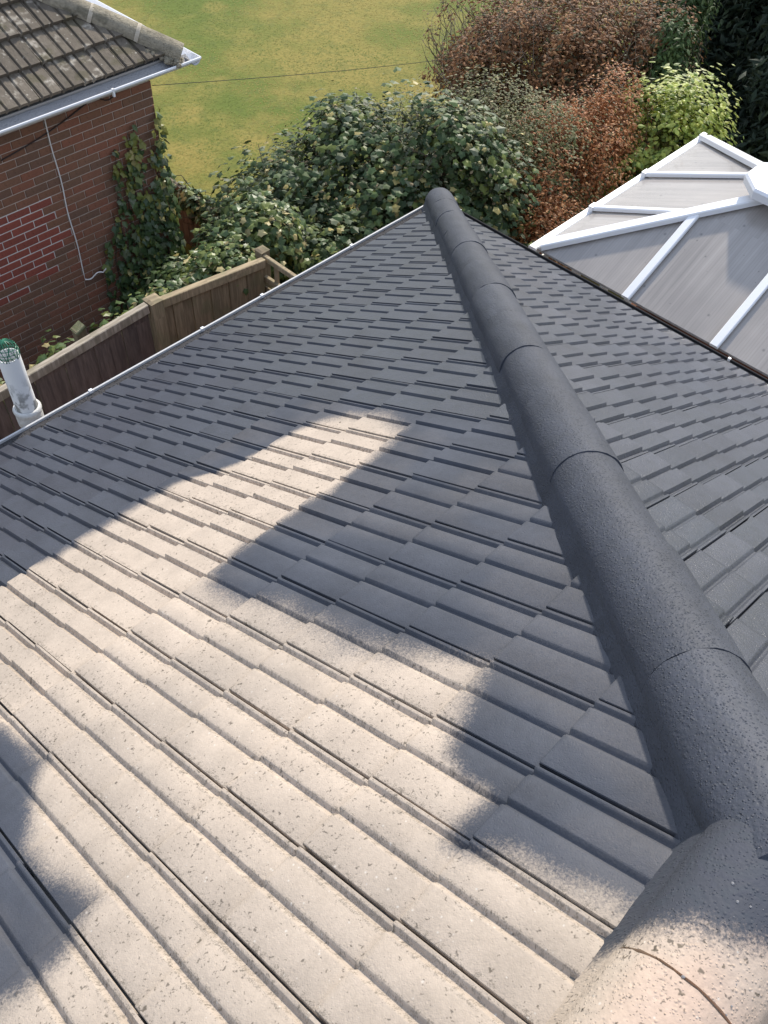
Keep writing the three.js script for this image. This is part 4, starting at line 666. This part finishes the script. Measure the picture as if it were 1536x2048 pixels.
{
  const E = [[-2.5, 1.1, -4.1, 0.85, 0.85, 0.8], [-1.7, 1.25, -4.4, 0.9, 0.95, 0.85], [-3.25, 0.95, -4.75, 0.75, 0.85, 0.75], [-2.5, 1.2, -5.6, 1.1, 1.1, 0.9], [-1.2, 1.3, -5.1, 0.7, 0.9, 0.7]];
  const t = plant('brown_bush', 'big rust brown dead-leaved bush with bare twigs by the lawn', 'bush', V(-2, 0, -4.8));
  part('foliage', foliage(821, E, 36000, 'curl', [0.035, 0.075], (r, p) => { const q = r(); return q < 0.15 ? [0.42, 0.22, 0.09] : q < 0.6 ? [0.26, 0.115, 0.04] : q < 0.85 ? [0.14, 0.068, 0.028] : [0.09, 0.09, 0.035]; }, { depth: 0.6, lump: 0.5, lf: 3, up: 1.0, clump: 0.45, cf: 3.5, keep: (p) => p.y > 1.0 + 0.9 * vnoise(p.x * 2.2, p.z * 2.2, 824) || vnoise(p.x * 4, p.y * 4 + p.z, 825) > 0.6 }), leafMat(0.7, 0.4), t, 'stuff');
  part('stem', twigs(822, null, E.map((q) => [q[0], q[1], q[2], q[3] * 1.12, q[4] * 1.1, q[5] * 1.12]), 220, 0.011, 9), twigM, t, 'stuff'); part('stem', twigs(823, null, E.map((q) => [q[0], q[1], q[2], q[3] * 1.18, q[4] * 1.12, q[5] * 1.18]), 200, 0.006, 9), new THREE.MeshStandardMaterial({ color: lin(0.34, 0.28, 0.22), roughness: 0.9 }), t, 'stuff');
}
{
  const E = [[-0.42, 1.3, -2.9, 0.5, 0.75, 0.5], [-0.35, 0.95, -2.2, 0.5, 0.8, 0.5], [0.05, 0.75, -1.75, 0.4, 0.7, 0.5], [-0.5, 1.45, -3.5, 0.45, 0.7, 0.45], [-0.95, 1.05, -3.0, 0.5, 0.7, 0.5]];
  const t = plant('copper_bush', 'copper orange bush of fine leaves between the ivy and the conservatory', 'bush', V(-0.1, 0, -2.5));
  part('foliage', foliage(831, E, 34000, 'curl', [0.028, 0.05], (r) => { const q = r(); return q < 0.25 ? [0.58, 0.30, 0.12] : q < 0.7 ? [0.46, 0.18, 0.055] : q < 0.9 ? [0.26, 0.095, 0.03] : [0.09, 0.11, 0.04]; }, { depth: 0.6, lump: 0.5, lf: 4, up: 1.1, clump: 0.44, cf: 4.5 }), leafMat(0.6, 0.45), t, 'stuff');
  part('stem', twigs(832, null, E, 60, 0.006), twigM, t, 'stuff');
}
{
  const E = [[-0.05, 1.15, -4.05, 0.68, 0.86, 0.66], [0.36, 0.85, -3.7, 0.5, 0.65, 0.5], [-0.2, 0.75, -3.5, 0.45, 0.65, 0.42], [-0.45, 0.9, -4.3, 0.45, 0.6, 0.45]];
  const t = plant('golden_bush', 'rounded bright yellow green bush just behind the conservatory corner', 'bush', V(0.1, 0, -4.2));
  part('foliage', foliage(841, E, 11000, 'oval', [0.05, 0.085], (r) => { const q = r(); return q < 0.4 ? [0.52, 0.56, 0.13] : q < 0.8 ? [0.36, 0.43, 0.09] : [0.17, 0.24, 0.05]; }, { up: 1.1, jitter: 0.45, depth: 0.4, lump: 0.4, lf: 5, fold: 0.12, clump: 0.4, cf: 6 }), leafMat(0.5, 0.45), t, 'stuff');
  part('stem', twigs(842, null, E, 40, 0.008), barkM, t, 'stuff');
}
const conPal = (r) => { const q = r(); return q < 0.15 ? [0.055, 0.075, 0.035] : [0.022, 0.036, 0.02]; };
const conifers = [[-0.95, -7.3, 0.85, 2.8, 'dark conifer just behind the yellow green bush, left one of the row'], [-0.05, -6.9, 0.9, 3.0, 'dark conifer right behind the yellow green bush'], [0.75, -5.7, 0.8, 2.6, 'dark conifer beyond the conservatory ridge, nearest the right edge'], [-2.1, -8.6, 1.0, 3.0, 'dark conifer furthest back behind the brown bush'], [-0.9, -9.0, 1.1, 3.2, 'dark conifer in the back row, mostly hidden by its neighbours'], [0.9, -7.9, 1.1, 3.4, 'tall dark conifer in the back right corner'], [1.7, -6.4, 1.0, 3.0, 'dark conifer partly out of view past the right edge']];
for (const [x, z, r, h, label] of conifers) {
  const t = plant('conifer', label, 'tree', V(x, 0, z), 'dark conifers in the back corner'), E = []; for (let k = 0; k < 5; k++) E.push([x + 0.15 * Math.sin(k * 2.3), 0.45 + h * 0.2 * k, z + 0.15 * Math.cos(k * 1.7), r * (1.05 - 0.16 * k), h * 0.19, r * (1.05 - 0.16 * k)]);
  part('crown', foliage(951 + Math.floor(x * 10), E, 11000, 'spray', [0.09, 0.2], conPal, { depth: 0.5, lump: 0.4, lf: 5, up: 0.3, jitter: 0.9, droop: 0.2 }), leafMat(0.7, 0.15), t, 'stuff');
  part('trunk', new MB().tube([V(x, 0, z), V(x + 0.05, h * 0.5, z), V(x, h * 0.98, z)], 0.13, 0.02, 8).geo(0.8), barkM, t);
}
{
  const E = [[-1.2, 1.75, -6.0, 0.35, 0.6, 0.35], [-0.75, 1.55, -5.0, 0.28, 0.65, 0.28]];
  const t = plant('young_conifer', 'young fresh green conifer standing up between brown and golden bushes', 'tree', V(-0.5, 0, -5.6));
  part('crown', foliage(871, E, 6000, 'spray', [0.06, 0.11], (r) => r() < 0.4 ? [0.11, 0.16, 0.05] : [0.06, 0.105, 0.03], { depth: 0.7, lump: 0.5, lf: 6, up: 0.6 }), leafMat(0.6, 0.3), t, 'stuff');
  part('trunk', new MB().tube([V(-0.75, 0, -5.0), V(-0.75, 2.0, -5.0)], 0.03, 0.01, 6).tube([V(-1.2, 0, -6.0), V(-1.2, 2.2, -6.0)], 0.03, 0.01, 6).geo(), barkM, t);
}
{ // climbing ivy on the corner of the brick house
  const t = plant('climbing_ivy', 'ivy climbing the corner of the red brick house', 'ivy', V(-2.95, 0, 0.9)), r = rngOf(881), o = { p: [], c: [] }, b = new MB();
  const strands = [[0.66, 2.08, 0.62, 0.10], [0.75, 1.75, 0.70, 0.16], [0.98, 2.02, 0.86, 0.07], [1.18, 1.62, 1.02, 0.07], [0.9, 1.35, 0.82, 0.2], [1.1, 1.0, 0.95, 0.2], [1.35, 0.75, 1.15, 0.2], [0.7, 1.1, 0.65, 0.2], [1.42, 1.25, 1.25, 0.05], [1.55, 0.95, 1.42, 0.06], [1.3, 1.85, 1.12, 0.05], [1.05, 1.95, 0.95, 0.09]];
  for (const [z0, y1, z1, w] of strands) { const pts = []; for (let k = 0; k <= 10; k++) { const f = k / 10; pts.push(V(-2.985, y1 * f, z0 + (z1 - z0) * f + 0.02 * Math.sin(k * 1.3 + z0 * 9))); } b.tube(pts, 0.009, 0.003, 5);
    const n = Math.floor(360 * (w + 0.05) * y1); for (let k = 0; k < n; k++) { const f = Math.pow(r(), 0.8), z = z0 + (z1 - z0) * f + (r() - 0.5) * 2 * w * (1 - 0.55 * f), pal = f > 0.85 && r() < 0.5 ? [0.22, 0.22, 0.05] : ivyPal(r); addLeaf(o, 'ivy', V(-2.96 + 0.10 * r() * (1.2 - f), y1 * f, z), V(1, 0.5, -0.2).addScaledVector(unit(r), 0.5), unit(r).add(V(0, -0.9, 0)), 0.04 + 0.05 * r(), pal); }
    if (z1 < 0.9) for (let k = 0; k < n * 0.5; k++) { const f = r(); addLeaf(o, 'ivy', V(-3.02 - 0.25 * r(), y1 * f * 0.95, 0.57 - 0.06 * r()), V(0.3, 0.5, -1).addScaledVector(unit(r), 0.5), unit(r).add(V(0, -0.9, 0)), 0.04 + 0.05 * r(), ivyPal(r)); } }
  part('foliage', leafGeo(o), leafMat(0.38, 0.25, 0.6), t, 'stuff'); part('stem', b.geo(0.9), barkM, t);
}
{ // ivy filling the alley and spilling over the fence
  const E = [[-2.5, 0.25, 0.95, 0.4, 0.5, 0.5], [-2.0, 0.3, 0.75, 0.45, 0.5, 0.45], [-3.3, 0.66, 0.02, 0.65, 0.16, 0.14]];
  const t = plant('alley_ivy', 'dark shaded ivy filling the alley between brick wall and fence', 'ivy', V(-2.4, 0, 0.8));
  part('foliage', foliage(891, E, 3600, 'ivy', [0.05, 0.09], ivyPal, { depth: 0.5 }), leafMat(0.42, 0.2), t, 'stuff'); part('stem', twigs(892, null, E, 25, 0.008), barkM, t, 'stuff');
  const F = [[-1.35, 1.25, 1.35, 0.32, 0.42, 0.38], [-1.4, 1.1, 1.85, 0.3, 0.45, 0.4], [-1.45, 1.0, 2.3, 0.28, 0.42, 0.35], [-1.5, 0.95, 2.8, 0.25, 0.45, 0.3], [-1.5, 0.85, 3.25, 0.25, 0.45, 0.35], [-1.25, 1.5, 1.2, 0.2, 0.2, 0.22], [-1.45, 1.2, 1.1, 0.4, 0.45, 0.4], [-1.5, 1.4, 0.6, 0.4, 0.4, 0.35], [-0.95, 1.0, 0.25, 0.45, 0.4, 0.35]];
  const u = plant('fence_ivy', 'variegated ivy and shrub leaves growing along the alley side of the fence', 'ivy', V(-1.45, 0, 2.1));
  part('foliage', foliage(893, F, 7000, 'ivy', [0.035, 0.085], (r) => { const q = r(); return q < 0.09 ? [0.48, 0.40, 0.19] : q < 0.4 ? [0.19, 0.23, 0.065] : [0.085, 0.13, 0.045]; }, { up: 0.8, depth: 0.5, lump: 0.4, lf: 4 }), leafMat(0.4, 0.3), u, 'stuff'); part('stem', twigs(894, null, F, 36, 0.006), twigM, u, 'stuff');
}
{ // blades of grass on the part of the lawn in view
  const g = new THREE.BufferGeometry(), pos = []; for (let k = 0; k < 3; k++) { const a = k * 2.1, c = Math.cos(a), s = Math.sin(a); pos.push(-0.004 * s, 0, 0.004 * c, 0.004 * s, 0, -0.004 * c, 0.016 * c, 0.004 + 0.001 * k, 0.016 * s); }
  g.setAttribute('position', new THREE.Float32BufferAttribute(pos, 3)); g.computeVertexNormals();
  const n = 90000, im = new THREE.InstancedMesh(g, new THREE.MeshStandardMaterial({ color: lin(1, 1, 1), roughness: 0.8, side: THREE.DoubleSide }), n), r = rngOf(901), M = new THREE.Matrix4(), q = new THREE.Quaternion(), c = new THREE.Color();
  for (let k = 0; k < n;) { const x = -12 + 9.5 * r(), z = -12 + 14 * r(); if (x > -3.1 && z > -3) continue; if (x < -2.9 && z > 0.55) continue; q.setFromAxisAngle(V(0, 1, 0), r() * 6.28); const s = 0.6 + 0.8 * r(); M.compose(V(x, 0, z), q, V(s, s * (0.6 + 0.8 * r()), s)); im.setMatrixAt(k, M);
    const m = mix3([0.12, 0.165, 0.012], [0.28, 0.23, 0.045], sstep(0.38, 0.62, 0.62 * fbm(x * 0.9 + z * 0.2, z * 1.2, 902, 4) + 0.2 * fbm(x * 3.2, z * 4.1, 903, 2) + 0.18 * r() + 0.02 * (-7 - x - 0.3 * z))); im.setColorAt(k, c.setRGB(m[0], m[1], m[2])); k++; }
  im.name = 'grass'; im.castShadow = im.receiveShadow = true; scene.add(im); tag(im, 'short yellow green blades of grass on the lawn', 'grass', null, 'stuff');
}
renderer.render(scene, camera);
